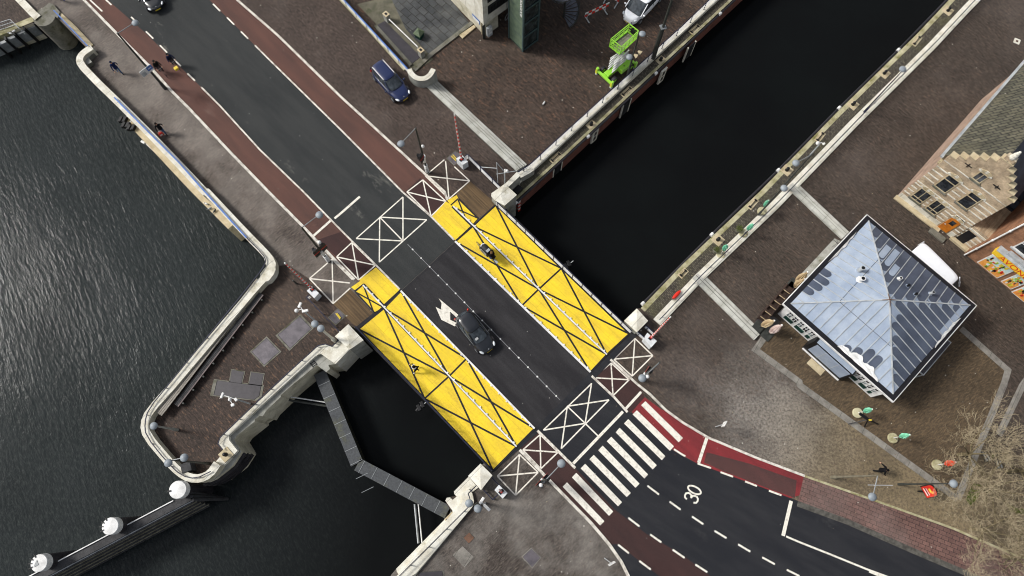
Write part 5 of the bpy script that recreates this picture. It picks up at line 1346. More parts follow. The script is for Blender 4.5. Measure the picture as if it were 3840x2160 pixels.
vs2 = [hp(0, 0, back), hp(ur, 0, back), hp(ur, eh, back), hp(ur/2, pk-.4, back), hp(0, eh, back)]
o.add(vs, [[0, 1, 2, 3, 4]], 'hbrick'); o.add(vs2, [[4, 3, 2, 1, 0]], 'hbrick')
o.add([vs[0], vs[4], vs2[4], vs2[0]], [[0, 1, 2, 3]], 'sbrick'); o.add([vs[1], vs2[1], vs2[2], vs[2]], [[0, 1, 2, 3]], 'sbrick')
o.build('wall', hs)
n = 6
for sd in (0, 1):
    for i in range(n):
        u0 = ur/2*i/n; u1 = ur/2; z1 = eh+.45+(pk-eh)*(i+.35)/n; z0 = eh-.2+(pk-eh)*i/n-.5 if i else eh-.6
        a, b = (u0, u0+ur/2/n) if sd == 0 else (ur-u0-ur/2/n, ur-u0)
        q = MB(); fa.box(q, a, z0, b, z1, -.32, .03, 'hbrick'); q.build('gable_step', hs)
        q = MB(); fa.box(q, a-.04, z1, b+.04, z1+.10, -.40, .09, 'cream'); q.build('step_cap', hs)
q = MB(); fa.box(q, ur/2-.35, pk-.7, ur/2+.35, pk+.6, -.32, .05, 'hbrick'); q.build('gable_step', hs)
q = MB()
for z, r in ((.62, .24), (.88, .2), (1.1, .15), (1.3, .1)): q.ball(hp(ur/2, pk+z, -.12), r, 'parapet', (1, 1, 1.1), 10, 7)
q.build('stone_finial', hs)
rf = MB()
ov = .25
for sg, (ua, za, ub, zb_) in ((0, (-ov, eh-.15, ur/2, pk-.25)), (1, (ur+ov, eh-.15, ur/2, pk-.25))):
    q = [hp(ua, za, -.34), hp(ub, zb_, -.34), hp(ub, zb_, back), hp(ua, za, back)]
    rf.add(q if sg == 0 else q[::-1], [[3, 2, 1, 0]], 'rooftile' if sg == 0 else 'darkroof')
rf.build('roof', hs)
q = MB(); q.bar(hp(-ov-.05, eh-.2, -.1), hp(-ov-.05, eh-.2, back), .22, .16, 'lgrey'); q.build('gutter', hs)
for z in (eh-.55, eh-.85): q = MB(); q.bar(hp(-.08, z, 0), hp(-.08, z, back), .16, .09, 'cream'); q.build('cornice', hs)
for i in range(26): q = MB(); q.bar(hp(-.06, eh-1.15, -.3-i*.5), hp(-.06, eh-1.15, -.5-i*.5), .1, .14, 'cream'); q.build('dentil', hs)
rects = [('170,552 275,475 370,545 260,617', 2, .25), ('300,652 405,580 500,645 385,716', 2, .25), ('380,457 515,355 610,430 488,522', 1, .68), ('580,597 710,505 808,575 675,670', 1, .68), ('710,385 790,330 862,380 785,440', 2, None)]
wr = [fa.rect('c3', s) for s, _, _ in rects]
for (s, cc, tr), r in zip(rects, wr): fa.window(hs, r, 'glass', 'cream', cc, 1, .01, .055, 'dgrey', tr)
def bandz(z, w=.13, gaps=()):
    xs = [0]+[g for r in gaps for g in (r[0]-.12, r[2]+.12)]+[ur]
    for a, b in zip(xs[::2], xs[1::2]):
        if b > a: q = MB(); fa.box(q, a, z-w/2, b, z+w/2, 0, .03, 'parapet'); q.build('stone_band', hs)
dr = fa.rect('c3', '425,803 545,737 620,790 500,866'); tr_ = fa.rect('c3', '550,722 585,708 660,770 625,790')
low_ = sorted(wr[:2]+[dr], key=lambda r: r[0]); upp = sorted(wr[2:4], key=lambda r: r[0])
for k in range(4): bandz(low_[0][1]+.15+k*(low_[0][3]-low_[0][1])/3.3, .12, low_)
bandz(.35, .7, [dr]); bandz(wr[0][3]+.35, .12)
for k in range(4): bandz(upp[0][1]+.1+k*(upp[0][3]-upp[0][1])/3.3, .12, upp)
bandz(upp[0][3]+.9, .1)
for r in wr+[dr]:
    uc = (r[0]+r[2])/2
    for j in range(-3, 4):
        a = j*.33; hw_ = (r[2]-r[0])/2+.1
        c = fa.pt(uc+math.sin(a)*hw_, r[3]+.12+math.cos(a)*.38-.25, .025); q = MB(); q.box(c, (.2, .06, .3), 'parapet' if j % 3 == 0 else 'cream', ax=Matrix.Rotation(fa.ang, 3, 'Z') @ Matrix.Rotation(a, 3, 'Y')); q.build('arch_stone', hs)
M['door'] = simple('orange_door_wood', L(214, 130, 40), L(182, 104, 34), .5)
q = MB(); fa.box(q, dr[0], .12, dr[2], dr[3], .0, .06, 'door'); dd = q.build('door', hs)
q = MB(); c0 = (dr[0]+dr[2])/2; fa.box(q, c0-.18, dr[1]+1.0, c0+.18, dr[3]-.25, .05, .075, 'glass'); q.build('door_window', dd)
q = MB(); fa.box(q, dr[0]+.08, 1.0, dr[0]+.2, 1.06, .06, .12, 'lgrey'); q.build('handle', dd)
fa.window(hs, (dr[0], dr[3]+.06, dr[2], dr[3]+.55), 'glass', 'parapet', 1, 1, .0, .05, None)
q = MB(); fa.box(q, -.1, -.05, ur*.8, .12, 0, .45, 'cream'); q.build('plinth', hs); q = MB(); fa.box(q, dr[0]-.3, .0, dr[2]+.3, .16, .452, .95, 'dgrey'); q.build('door_step', hs)
for i, (a, z) in enumerate((('c3', (683, 277)), ('c3', (932, 467)))):
    u, zz = fa.uz(a, *z); q = MB(); fa.box(q, u-.3, zz-.03, u+.3, zz+.03, .01, .06, 'black'); fa.box(q, u-.03, zz-.22, u+.03, zz+.22, .01, .07, 'black'); q.build('wall_anchor', hs)
# low annex with dark opening
fb = Face(P('c3', 540, 910), P('c3', 655, 1005))
u, z = fb.uz('c3', 770, 778); w_ = fb.len; hgt = 2.7
an = thing('porch', 'low brick porch with dark doorway and pale stone bands beside the gabled house', 'porch', (0, 0, 0))
q = MB(); fb.box(q, 0, 0, w_+.25, hgt, -3.2, 0, 'hbrick'); q.build('wall', an)
r = fb.rect('c3', '577,905 690,850 755,905 640,962'); q = MB(); fb.box(q, r[0], .1, r[2], r[3], -.01, .02, 'line'); q.build('doorway', an)
for z0 in (.5, 1.1, 1.7):
    for a, b in ((0, r[0]), (r[2], w_+.25)): q = MB(); fb.box(q, a, z0, b, z0+.13, 0, .03, 'parapet'); q.build('stone_band', an)
q = MB(); fb.box(q, -.05, 2.2, w_+.3, 2.4, 0, .07, 'parapet'); q.build('lintel', an)
q = MB(); fb.box(q, -.1, 0, w_+.35, .25, .002, .35, 'cream'); q.build('base', an)
# passage stair roof between the buildings
q = MB()
p0, p1 = P('c3', 790, 770, 2.9), P('c3', 1100, 600, 3.6); 
tt = thing('passage_roof', 'dark sloping roof over the passage between the gabled house and the shop', 'roof', (0, 0, 0))
c = fb.pt(w_*.5, 2.8, -3.3)
mb = MB(); mb.add([fb.pt(-.3, 2.75, -3.2), fb.pt(w_+.2, 2.75, -3.2), fb.pt(w_+.2, 3.4, -12), fb.pt(-.3, 3.4, -12)], [[0, 1, 2, 3]], 'darkroof'); mb.build('roof_sheet', tt)
for i in range(9):
    mb = MB(); mb.bar(fb.pt(-.3, 2.8+i*.07, -3.4-i*.95), fb.pt(w_+.2, 2.8+i*.07, -3.4-i*.95), .08, .05, 'line'); mb.build('roof_batten', tt)
# ---- shop
fs = Face(P('c3', 645, 1052), P('c3', 1169, 1475))
sh = thing('shop_building', 'red brown brick corner shop with yellow sign and bright window posters', 'shop', (0, 0, 0))
q = MB(); fs.box(q, 0, 0, 9.5, 8.0, -9, 0, 'shopbrick'); q.build('wall', sh); q = MB(); fs.box(q, -.1, 8.0, 9.6, 8.2, -9.1, .15, 'lgrey'); q.build('roof', sh)
q = MB(); q.tube(fs.pt(.1, 0, .1), fs.pt(.1, 8, .1), .07, .07, 'white', 8)
for z in (1.5, 3.5, 5.5): q.tube(fs.pt(.1, z, .1), fs.pt(.1, z+.12, .1), .1, .1, 'white', 8)
q.build('drainpipe', sh)
r = fs.rect('c9', '415,625 725,420 1230,815 850,975'); r = (r[0], fs.uz('c9', 630, 800)[1], r[2], r[3])
def poster(r, seed, nm='shop_poster'):
    random.seed(seed)
    u0, z0, u1, z1 = r
    q = MB(); fs.box(q, u0, z0, u1, z1, 0, .08, 'white'); p = q.build('shop_window', sh)
    q = MB(); fs.box(q, u0+.07, z0+.07, u1-.07, z0+(z1-z0)*.55, .08, .088, M['porange']); fs.box(q, u0+.07, z0+(z1-z0)*.55, u1-.07, z1-.07, .08, .088, M['psky']); q.build('poster', p)
    cols = [M[x] for x in ('pgreen', 'porange', 'redp', 'white', 'yelpaint', 'brownwood', 'pgreen', 'black')]
    k = 0
    for i in range(34):
        u = random.uniform(u0+.2, u1-.25); z = random.uniform(z0+.15, z1-.4); w = random.uniform(.08, .2); h = random.uniform(.14, .38)
        q = MB(); fs.box(q, u-w/2, z, u+w/2, z+h, .09, .10+k*.0008, cols[i % 8]); k += 1
        if i % 2: fs.box(q, u-w/5, z+h, u+w/5, z+h+.09, .09, .10+k*.0008, cols[(i+3) % 8])
        q.build('poster_shape', p)
M['porange'] = simple('poster_orange', L(248, 178, 92), L(240, 150, 70), .5); M['psky'] = simple('poster_sky', L(196, 226, 230), L(230, 236, 220), .5); M['pgreen'] = simple('poster_green', L(130, 180, 60), L(180, 200, 70), .5)
poster(r, 3)
r2 = fs.rect('c9', '930,1045 1250,880 1500,1080 1160,1230'); poster((fs.uz('c9', 930, 1045)[0], r[1], fs.uz('c9', 1160, 1230)[0], r[3]), 5)
u4 = fs.uz('c9', 1170, 1240)[0]+.15; poster((u4, r[1]-.2, u4+1.5, r[3]-.1), 8)
s0 = fs.uz('c9', 725, 405, .5); s1 = fs.uz('c9', 1320, 895, .5)
M['shopyel'] = simple('sign_yellow', L(255, 214, 60), L(246, 200, 50), .5, amt=.03)
zc = (s0[1]+s1[1])/2
sg = MB(); fs.box(sg, s0[0], zc, 9.3, zc+.62, .0, .55, 'shopyel'); sg = sg.build('shop_sign', sh)
q = MB(); fs.box(q, s0[0]-.02, zc+.62, 9.3, zc+.70, 0, .56, 'lgrey'); q.build('sign_top', sg)
text_mesh('AVOND', .78, fs.pt(s0[0]+.55, zc+.04, .553), fs.u, Vector((0, 0, 1)), 'redp', 'sign_letters', sg, .006)
q = MB(); fs.box(q, s0[0]+.7, zc+.72, 9.3, zc+.95, .0, .35, 'lgrey'); q.build('blind_box', sh)
rw = fs.rect('c9', '1200,235 1449,110 1600,300 1449,440'); uw = fs.uz('c9', 1200, 235)[0]; zw = fs.uz('c9', 1300, 350)[1]
fs.window(sh, (uw+.1, zw, uw+2.4, zw+1.6), 'glass', 'white', 2, 1, .0, .09, 'lgrey', .6)
fs.window(sh, (uw+3.1, zw, uw+5.0, zw+1.6), 'glass', 'white', 2, 1, .0, .09, 'lgrey', .6)
# ---- pavilion with zinc roof
ZE = 3.2
cw, cn, ce_, cs = P('21', 760, 850, ZE), P('21', 1395, 168, ZE), P('21', 2225, 855, ZE), P('22', 1580, 131, ZE)
cc = (cw+cn+ce_+cs)/4; ex = ((ce_-cn)+(cs-cw)).normalized(); ey = Vector((-ex.y, ex.x, 0)); half = 5.29
pa = math.atan2(ex.y, ex.x)
pv = thing('pavilion', 'square white pavilion with a low pyramid roof of zinc sheets', 'pavilion', (cc.x, cc.y, 0), pa)
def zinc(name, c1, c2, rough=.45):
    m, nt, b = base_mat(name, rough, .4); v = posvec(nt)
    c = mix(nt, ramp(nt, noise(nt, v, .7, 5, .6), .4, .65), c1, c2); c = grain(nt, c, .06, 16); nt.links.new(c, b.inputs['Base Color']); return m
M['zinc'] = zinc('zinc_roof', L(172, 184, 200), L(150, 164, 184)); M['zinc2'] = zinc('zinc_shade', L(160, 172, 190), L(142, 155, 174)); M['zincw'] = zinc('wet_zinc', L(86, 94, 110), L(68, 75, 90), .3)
ap = P('21', 1590, 795, ZE+1.35)-cc; apx, apy = 0.0, 0.0; HZ = 1.4
q = MB(); hi = half-.55
q.box((0, 0, 1.5), (2*hi, 2*hi, 3.0), 'white'); q.build('wall', pv)
q = MB(); q.box((0, 0, ZE-.12), (2*half, 2*half, .22), 'white'); q.build('eaves', pv)
q = MB(); q.box((0, 0, ZE-.005), (2*half-.12, 2*half-.12, .02), 'line'); q.build('gutter', pv)
hr_ = half-.42
cor = [Vector((sx*hr_, sy*hr_, ZE+.04)) for sx, sy in ((-1, -1), (1, -1), (1, 1), (-1, 1))]; apex = Vector((0, 0, ZE+HZ))
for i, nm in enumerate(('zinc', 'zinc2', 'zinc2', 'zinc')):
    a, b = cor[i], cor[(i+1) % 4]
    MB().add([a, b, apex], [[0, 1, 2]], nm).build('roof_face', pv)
    for k in range(1, 14):
        f = k/14; e = a.lerp(b, f); g = min(f, 1-f)*2        # reaches the hip
        hipp = (a if f < .5 else b).lerp(apex, g); 
        MB().bar(e+Vector((0, 0, .03)), hipp+Vector((0, 0, .03)), .045, .06, 'lgrey').build('standing_seam', pv)
    MB().bar(a+Vector((0, 0, .04)), apex+Vector((0, 0, .04)), .09, .07, 'lgrey').build('hip_cap', pv)
    e0, e1 = a.lerp(apex, .5)+Vector((0, 0, .012)), b.lerp(apex, .5)+Vector((0, 0, .012)); MB().bar(e0, e1, .03, .012, 'line').build('cross_seam', pv)
def wetpatch(i, k, f0, f1, m='zincw', w=.86, off=.02):
    """rounded damp tongue inside bay k of roof face i, from fraction f0 to f1 of the slope"""
    a, b = cor[i], cor[(i+1) % 4]; mid = (a+b)/2; up = (apex-mid); L0 = up.length; up.normalize(); al = (b-a).normalized(); bw_ = (b-a).length/14
    c0 = -((b-a).length/2)+(k+.5)*bw_
    pts = []; s0, s1 = f0*L0, f1*L0; r = bw_*w/2
    lim = L0*(1-abs(c0)/((b-a).length/2))-.1
    s1 = min(s1, lim)
    if s1-s0 < .3: return
    for j in range(9): t_ = math.pi*j/8; pts.append((c0+r*math.cos(t_), s1-min(r, .5)+min(r, .5)*math.sin(t_)*random.uniform(.9, 1.05)))
    pts.append((c0-r, s0)); pts.append((c0+r, s0))
    nn = al.cross(up)
    MB().add([mid+al*x+up*y+nn*off for x, y in pts], [list(range(len(pts)))], m).build('damp_patch', pv)
# face 0 faces the terrace (south west), 1 south east, 2 north east, 3 north west
for k, e in ((7, .12), (8, .2), (9, .3), (10, .3)): wetpatch(0, k, .02, e)
for k in range(1, 13): wetpatch(1, k, .0 if k < 9 else .1, {1: .4, 2: .5, 3: .55, 4: .62, 5: .7, 6: .85, 7: .92, 8: .8, 9: .7, 10: .6}.get(k, .35)*random.uniform(.8, 1.0)+.05)
for k in range(0, 14): wetpatch(2, k, 0, 1.2, 'zincw', .93)
for k, a0, a1 in ((10, .15, .45), (9, .1, .5), (8, .35, .6)): wetpatch(2, k, a0, a1, 'zinc', .7, .03)
for k, e in ((8, .16), (9, .22), (10, .2), (11, .15)): wetpatch(3, k, .0, e)
inv = (Matrix.Translation((cc.x, cc.y, 0)) @ Matrix.Rotation(pa, 4, 'Z')).inverted()
def roofpt(k, x, y, dz=1.0):
    p = P(k, x, y, ZE+.7*dz); p = inv @ p; return p
for (x, y), r, h, mm in (((1335, 590), .16, .7, 'lgrey'), ((1340, 665), .17, .45, 'white'), ((1625, 660), .11, .35, 'white'), ((1690, 712), .09, .3, 'black'), ((1745, 778), .09, .3, 'black'), ((1875, 765), .11, .5, 'lgrey')):
    p = roofpt('21', x, y); p.z = ZE+HZ*(1-max(abs(p.x), abs(p.y))/hr_)-.05
    f = MB().tube(p+Vector((0, 0, .02)), p+Vector((0, 0, .12)), r*1.9, r*1.5, 'zinc' if mm != 'white' else 'white', 16).build('flashing', pv)
    v_ = MB().lathe(p, [(r, 0), (r, h), (r*1.15, h), (r*1.15, h+.08), (r*.8, h+.08)], mm, 16).build('roof_vent', pv)
    MB().tube(p+Vector((0, 0, h+.07)), p+Vector((0, 0, h+.09)), r*.8, r*.8, 'black', 14).build('vent_mouth', v_)
q = MB()
for a in range(4): q.bar(apex+Vector((0, 0, .1)), apex+Vector((math.cos(a*1.57+.8)*.7, math.sin(a*1.57+.8)*.7, -.1)), .05, .04, 'rust')
q.build('apex_cross', pv)
def crumple(lab, i, f0, f1, wd, parent=None):
    a, b = cor[i], cor[(i+1) % 4]; up = (apex-(a+b)/2).normalized(); al = (b-a).normalized(); L0 = (b-a).length
    n = 26; rows = 6; vs = []
    for r in range(rows+1):
        for k in range(n+1):
            f = k/n; w = wd*(math.sin(math.pi*f)**.5)*(1+.25*math.sin(f*19)+.12*math.sin(f*43))
            p = a+al*L0*(f0+(f1-f0)*f)+up*(w*r/rows-.1)+Vector((0, 0, .09+.07*math.sin(r*2.1+k*.9)*math.sin(math.pi*r/rows+.3)+random.uniform(-.02, .02)))
            vs.append(Matrix.Translation((cc.x, cc.y, 0)) @ Matrix.Rotation(pa, 4, 'Z') @ p)
    fs_ = [[r*(n+1)+k, r*(n+1)+k+1, (r+1)*(n+1)+k+1, (r+1)*(n+1)+k] for r in range(rows) for k in range(n)]
    o = MB().add(vs, fs_, 'white').build('tarpaulin', smooth=True); tag(o, lab, 'tarpaulin')
crumple('crumpled white tarpaulin along the terrace side eaves of the zinc roof', 0, .47, .86, .55)
crumple('crumpled pale tarpaulin along the lower right eaves of the zinc roof', 1, .52, .86, .22)
crumple('thin rumpled tarpaulin edge along the upper left eaves of the zinc roof', 3, .15, .52, .14)
# terrace side glazing (face towards the lower left)
wsw = [cc+(-ex*hi-ey*hi), cc+(ex*hi-ey*hi)]
fp = Face(wsw[0], wsw[1])
def grid(u0, u1, n):
    w = (u1-u0)/n
    for k in range(n):
        a, b = u0+k*w+.05, u0+(k+1)*w-.05
        f = MB(); fp.box(f, a, 1.0, b, 2.75, .0, .05, 'white'); f = f.build('window', pv)
        for cx_ in range(2):
            for rz_ in range(3):
                q = MB(); ww = (b-a-.06)/2; fp.box(q, a+.04+cx_*(ww+.0), 1.06+rz_*.57, a+cx_*ww+ww, 1.06+rz_*.57+.48, .05, .056, 'glass' if (rz_ or k % 2) else 'paleglass'); q.build('pane', f); 
        for c in f.children: c.matrix_parent_inverse = Matrix.Identity(4)
    for k in range((n+1)//2):
        a = u0+k*2*w+.12; q = MB(); fp.box(q, a, .35, min(a+2*w-.3, u1-.1), .85, .0, .06, M['dgreen']); q.build('green_panel', pv)
M['dgreen'] = simple('dark_green_panel', L(20, 60, 52), L(14, 44, 40), .5)
pvm = (Matrix.Translation((cc.x, cc.y, 0)) @ Matrix.Rotation(pa, 4, 'Z'))
before = set(COL.objects)
uu0, uu1 = fp.uz('c4', 735, 700)[0], fp.uz('c4', 1130, 1085)[0]
grid(.35, uu0-.1, 5); grid(uu1+.15, fp.len-.3, 5)
for o in set(COL.objects)-before:
    if o.parent == pv: o.matrix_parent_inverse = pvm.inverted()
tp = thing('entrance_canopy', 'glazed entrance box with pale glass roof on the terrace side of the pavilion', 'canopy', (0, 0, 0))
q = MB(); fp.box(q, uu0, 0, uu1, 2.35, .0, .75, 'black'); q.build('frame', tp)
q = MB(); fp.box(q, uu0+.2, 2.36, uu1-.1, 2.42, .12, .68, M['zinc']); q.build('glass_roof', tp)
q = MB(); fp.box(q, uu0+.35, .55, uu1-.2, 2.3, .75, .79, M['zinc2']); q.build('glass_front', tp)
for k in (1, 2): q = MB(); u_ = uu0+(uu1-uu0)*k/3; fp.box(q, u_-.02, .55, u_+.02, 2.3, .79, .81, 'lgrey'); q.build('glazing_bar', tp)
q = MB(); fp.box(q, uu0+.05, .0, uu1-.05, .12, .75, .85, 'white'); q.build('door_sill', tp)
q = MB(); fp.box(q, (uu0+uu1)/2-.8, .02, (uu0+uu1)/2+.6, .05, .9, 1.5, 'cream'); o = q.build('door_mat'); tag(o, 'small pale door mat in front of the pavilion entrance', 'mat')
cq = PP('21', '2028,1138 1822,1385 1785,1355 1990,1110', 2.4)
tp = thing('side_canopy', 'dark flat canopy on the lower right side of the pavilion', 'canopy', (0, 0, 0))
MB().prism([(p.x, p.y) for p in PP('21', '2030,1135 1820,1385 1700,1290 1910,1050', 2.4)], 2.3, 2.4, 'lgrey').build('edge', tp); MB().prism([(p.x, p.y) for p in PP('21', '2020,1138 1818,1375 1700,1285 1905,1055', 2.4)], 2.39, 2.42, M['wet']).build('canopy_roof', tp)
for x, y in ((2020, 1140), (1822, 1378)): p = P('21', x, y, 2.3); MB().bar((p.x, p.y, 0), (p.x, p.y, 2.3), .08, .08, 'lgrey').build('post', tp)
# ---- control building, lift tower, yard at the top
GP = -.6
e0 = P('c1', 880, 545, GP)
fl = Face(P('c1', 360, 0, GP), e0, GP); fl = Face(e0-(e0-P('c1', 360, 0, GP)).normalized()*11, e0, GP)
cb = thing('control_building', 'cream control building with balcony above a grey stone base', 'building', (0, 0, 0))
fr2 = Face(e0, e0+Vector((-fl.n.x, -fl.n.y, 0)), GP)
LLn = fl.len
q = MB(); fl.box(q, 0, 0, LLn, 1.9, -1.6, 0, 'conc'); q.build('base_wall', cb)
q = MB(); fl.box(q, -.5, 1.9, LLn+.15, 7.6, -9, .18, M['creamwall'] if 'creamwall' in M else 'parapet'); q.build('wall', cb)
q = MB(); fl.box(q, -.6, 7.6, LLn+.3, 7.8, -9.1, .3, 'lgrey'); q.build('roof', cb)
fr = Face(fl.pt(LLn+.15, 0, .18), fl.pt(LLn+.15, 0, .18)-fl.n*5, GP)
for z in (2.9, 4.4, 5.9):
    q = MB(); fr.box(q, .55, z, 8.5, z+1.1, -.01, .015, 'line'); q.build('window', cb)
    q = MB(); fr.box(q, .6, z+.05, 8.5, z+.1, .02, .06, 'dsteel'); fr.box(q, .6, z+.95, 8.5, z+1.02, .02, .08, 'dsteel'); q.build('balcony_rail', cb)
    for i in range(30): q = MB(); fr.box(q, .65+i*.17, z+.1, .68+i*.17, z+.95, .03, .06, 'dsteel'); q.build('baluster', cb)
q = MB(); fr.box(q, -.18, 0, .12, 1.9, -.02, .02, 'dsteel'); q.build('corner_edge', cb)
q = MB(); fr.box(q, .25, .2, .75, 1.35, .0, .3, 'lgrey'); b_ = q.build('meter_box', cb)
q = MB(); fr.box(q, .3, .95, .7, 1.3, .3, .32, 'white'); fr.box(q, .3, .55, .7, .85, .3, .32, 'white'); q.build('meter_cover', b_)
sgr = fl.rect('c1', '695,200 697,265 803,300 803,360')
q = MB(); fl.box(q, sgr[0], sgr[1], sgr[2], sgr[3], .0, .05, 'blue'); b_ = q.build('wall_sign', cb); q = MB(); fl.box(q, sgr[0]+.05, sgr[1]+.03, sgr[2]-.05, sgr[1]+(sgr[3]-sgr[1])*.6, .05, .06, 'white'); q.build('sign_text_panel', b_)
q = MB(); q.tube(fl.pt(LLn-.35, 0, .08), fl.pt(LLn-.35, 1.9, .08), .05, .05, 'cream', 8); q.build('drainpipe', cb)
# bicycle wheel by the wall
c = P('c1', 1210, 250, -.2)
t = thing('bicycle', 'bicycle in the shade between control building and lift tower', 'bicycle', (c.x, c.y, GP), 1.0)
for x in (0, 1.0):
    w = torus(MB(), (x, 0, .34), .31, .022, 'lgrey').build('wheel', t)
MB().bar((0, 0, .34), (.4, 0, .3), .03, .03, 'dsteel').build('frame', t); MB().bar((.4, 0, .3), (.75, 0, .85), .03, .03, 'dsteel').build('down_tube', t)
# tower
t0, t1, t2 = P('c1', 1245, 570, GP), P('c1', 1450, 778, GP), P('c1', 1665, 612, GP)
tw = thing('lift_tower', 'dark green glass lift tower with white upright lettering', 'tower', (0, 0, 0))
f1 = Face(t0, t1, GP); f2 = Face(t1, t1+Vector((-f1.n.x, -f1.n.y, 0))*(t2-t1).length, GP)
M['tgreen'] = simple('green_glass_panel', L(112, 130, 108), L(90, 108, 94), .2, .6, amt=.06); M['tglass'] = glass('tower_glass', (.01, .014, .014, 1), .08)
HT = 9.5
q = MB(); f1.box(q, .04, 0, f1.len-.04, HT, -(f2.len-.04), -.04, 'tglass'); q.build('shaft', tw)
q = MB(); f1.box(q, .08, .15, f1.len-.12, HT, -.06, .01, 'tgreen'); q.build('green_wall', tw)
M['tframe'] = simple('green_frame', L(70, 88, 88), L(54, 70, 72), .4, amt=.03)
for fc in (f1, f2):
    for u in (0, fc.len): 
        if fc is f2 and u == 0: continue
        q = MB(); fc.box(q, u-.07, 0, u+.07, HT, -.09, .06, 'tframe'); q.build('frame_post', tw)
    for z in [.08, 1.9, 3.7, 5.5, 7.3, 9.1]:
        q = MB(); fc.box(q, .07, z-.06, fc.len-.07, z+(.16 if fc is f2 else -.03), -.0, .035 if fc is f2 else .015, 'tframe'); q.build('frame_rail', tw)
q = MB(); f1.box(q, -.1, HT, f1.len+.1, HT+.15, -f2.len-.1, .1, 'tframe'); q.build('roof', tw)
zt_ = f1.uz('c1', 1412, 250)
text_mesh('HAVENKANTOOR', .42, f1.pt(f1.len-.46, zt_[1]+.42*12*.70, .02), Vector((0, 0, -1)), Vector((f1.u.x, f1.u.y, 0)), 'white', 'tower_letters', tw, .008)
# spiral stair
cS = P('c1', 2090, 60, 1.2)
st = thing('spiral_staircase', 'dark steel spiral staircase beside the lift tower', 'staircase', (cS.x, cS.y, GP))
M['tread'] = simple('stair_tread', L(110, 114, 124), L(88, 92, 102), .6, amt=.2)
MB().tube((0, 0, 0), (0, 0, 6.5), .09, .09, 'dsteel', 10).build('central_column', st)
a0 = math.radians(-68); da = math.radians(17); R_ = 1.35
for k in range(30):
    a = a0+k*da; b = a+da*1.08; z = .1+k*.19
    r_ = R_ if k > 4 else R_+.0
    vs = [(.08*math.cos(a), .08*math.sin(a), z), (r_*math.cos(a), r_*math.sin(a), z), (r_*math.cos(b), r_*math.sin(b), z), (.08*math.cos(b), .08*math.sin(b), z)]
    m_ = MB(); m_.prism([(v[0], v[1]) for v in vs], z-.05, z, 'tread'); m_.build('tread', st)
    if k >= 2:
        m_ = MB()
        for j in range(3):
            t_ = a+da*j/3; m_.tube((R_*math.cos(t_), R_*math.sin(t_), z), (R_*math.cos(t_), R_*math.sin(t_), z+1.0), .014, .014, 'dsteel', 4)
        m_.build('baluster', st)
pts = [Vector((R_*math.cos(a0+k*da), R_*math.sin(a0+k*da), 1.12+k*.19)) for k in range(31)]
MB().path(pts, .03, 'dsteel', 6).build('handrail', st); MB().path([p-Vector((0, 0, 1.05)) for p in pts], .05, 'dsteel', 6).build('stringer', st)
# red and white barrier boards
def board(k, s, z, lab):
    a, b = PP(k, s, z); t = thing('barrier_board', lab, 'barrier board', (a.x, a.y, GP), 0, 'red and white barrier boards')
    d = (b-a); n = 7; zz = z-GP
    for row, dz in enumerate((0, -.35)):
        for i in range(n):
            p, q = d*(i/n), d*((i+1)/n); MB().bar((p.x, p.y, zz+dz), (q.x, q.y, zz+dz), .04, .2, 'redp' if (i+row) % 2 else 'white').build('board', t)
    nn = Vector((-d.y, d.x, 0)).normalized()
    for f in (.12, .88):
        p = d*f; MB().bar((p.x-nn.x*.45, p.y-nn.y*.45, .04), (p.x+nn.x*.45, p.y+nn.y*.45, .04), .1, .06, 'lgrey').build('foot', t); MB().bar((p.x, p.y, 0), (p.x, p.y, zz+.1), .04, .04, 'lgrey').build('post', t)
board('10', '1840,105 2022,22', .4, 'red and white barrier board beside the spiral staircase'); board('10', '1990,-60 2100,-10', .4, 'barrier board at the top edge behind the white van')
# yard
yd = PP('cd', '130,-180 600,-180 964,270 964,330 640,605 330,245', -.5)
sheet('yard_paving', PP('10', '360,-60 800,-60 970,150 670,395 655,380 480,190'), -.56, paving('slab_paving', L(92, 94, 96), L(70, 73, 76), U, L(128, 128, 124), .45, .7, .3, bw=.95, bh=.62, mort=L(44, 44, 40), mortar=.035, amt=.15))
sheet('yard_paving', PP('10', '110,0 360,-60 480,190 690,420 540,520 300,200'), -.575, stone('yard_concrete', L(112, 108, 92), L(88, 86, 74), L(72, 76, 54)))
ribbon_obj('yard_kerb', PP('10', '545,525 680,400 990,160', -.5), -.28, .1, -.6, -.46, 'dgrey', None, 'grey stone kerb between the slab yard and the brick plaza', 'kerb')
q = MB().prism([(p.x, p.y) for p in PP('10', '890,265 1000,190 1015,205 915,290', -.5)], -.6, -.46, 'cream').build('yard_step'); tag(q, 'small cream stone step beside the control building', 'step')
q = MB().prism([(p.x, p.y) for p in PP('10', '265,195 330,160 590,420 600,430 530,485', -.6)], -1.0, -.55, 'wet').build('sunken_floor'); q['kind'] = 'structure'
ribbon_obj('pit_kerb', PP('10', '255,195 525,495', -.5), -.12, .18, -.7, -.42, 'dgrey', None, 'grey kerb along the sunken dark floor in the yard', 'kerb')
for s, lab in (('345,135', 'upper'), ('605,405', 'lower')):
    x, y = map(float, s.split(',')); c = P('10', x, y, -.2); t = thing('gate_post', lab+' grey stone post at the end of the white hand rail in the yard', 'post', (c.x, c.y, -.6), -U)
    MB().box((0, 0, .45), (.5, .42, .9), 'grey').build('shaft', t, bev=.02); MB().box((0, 0, .94), (.56, .48, .08), 'cream').build('cap', t, bev=.02); MB().box((0, 0, .99), (.24, .2, .03), 'line').build('socket', t)
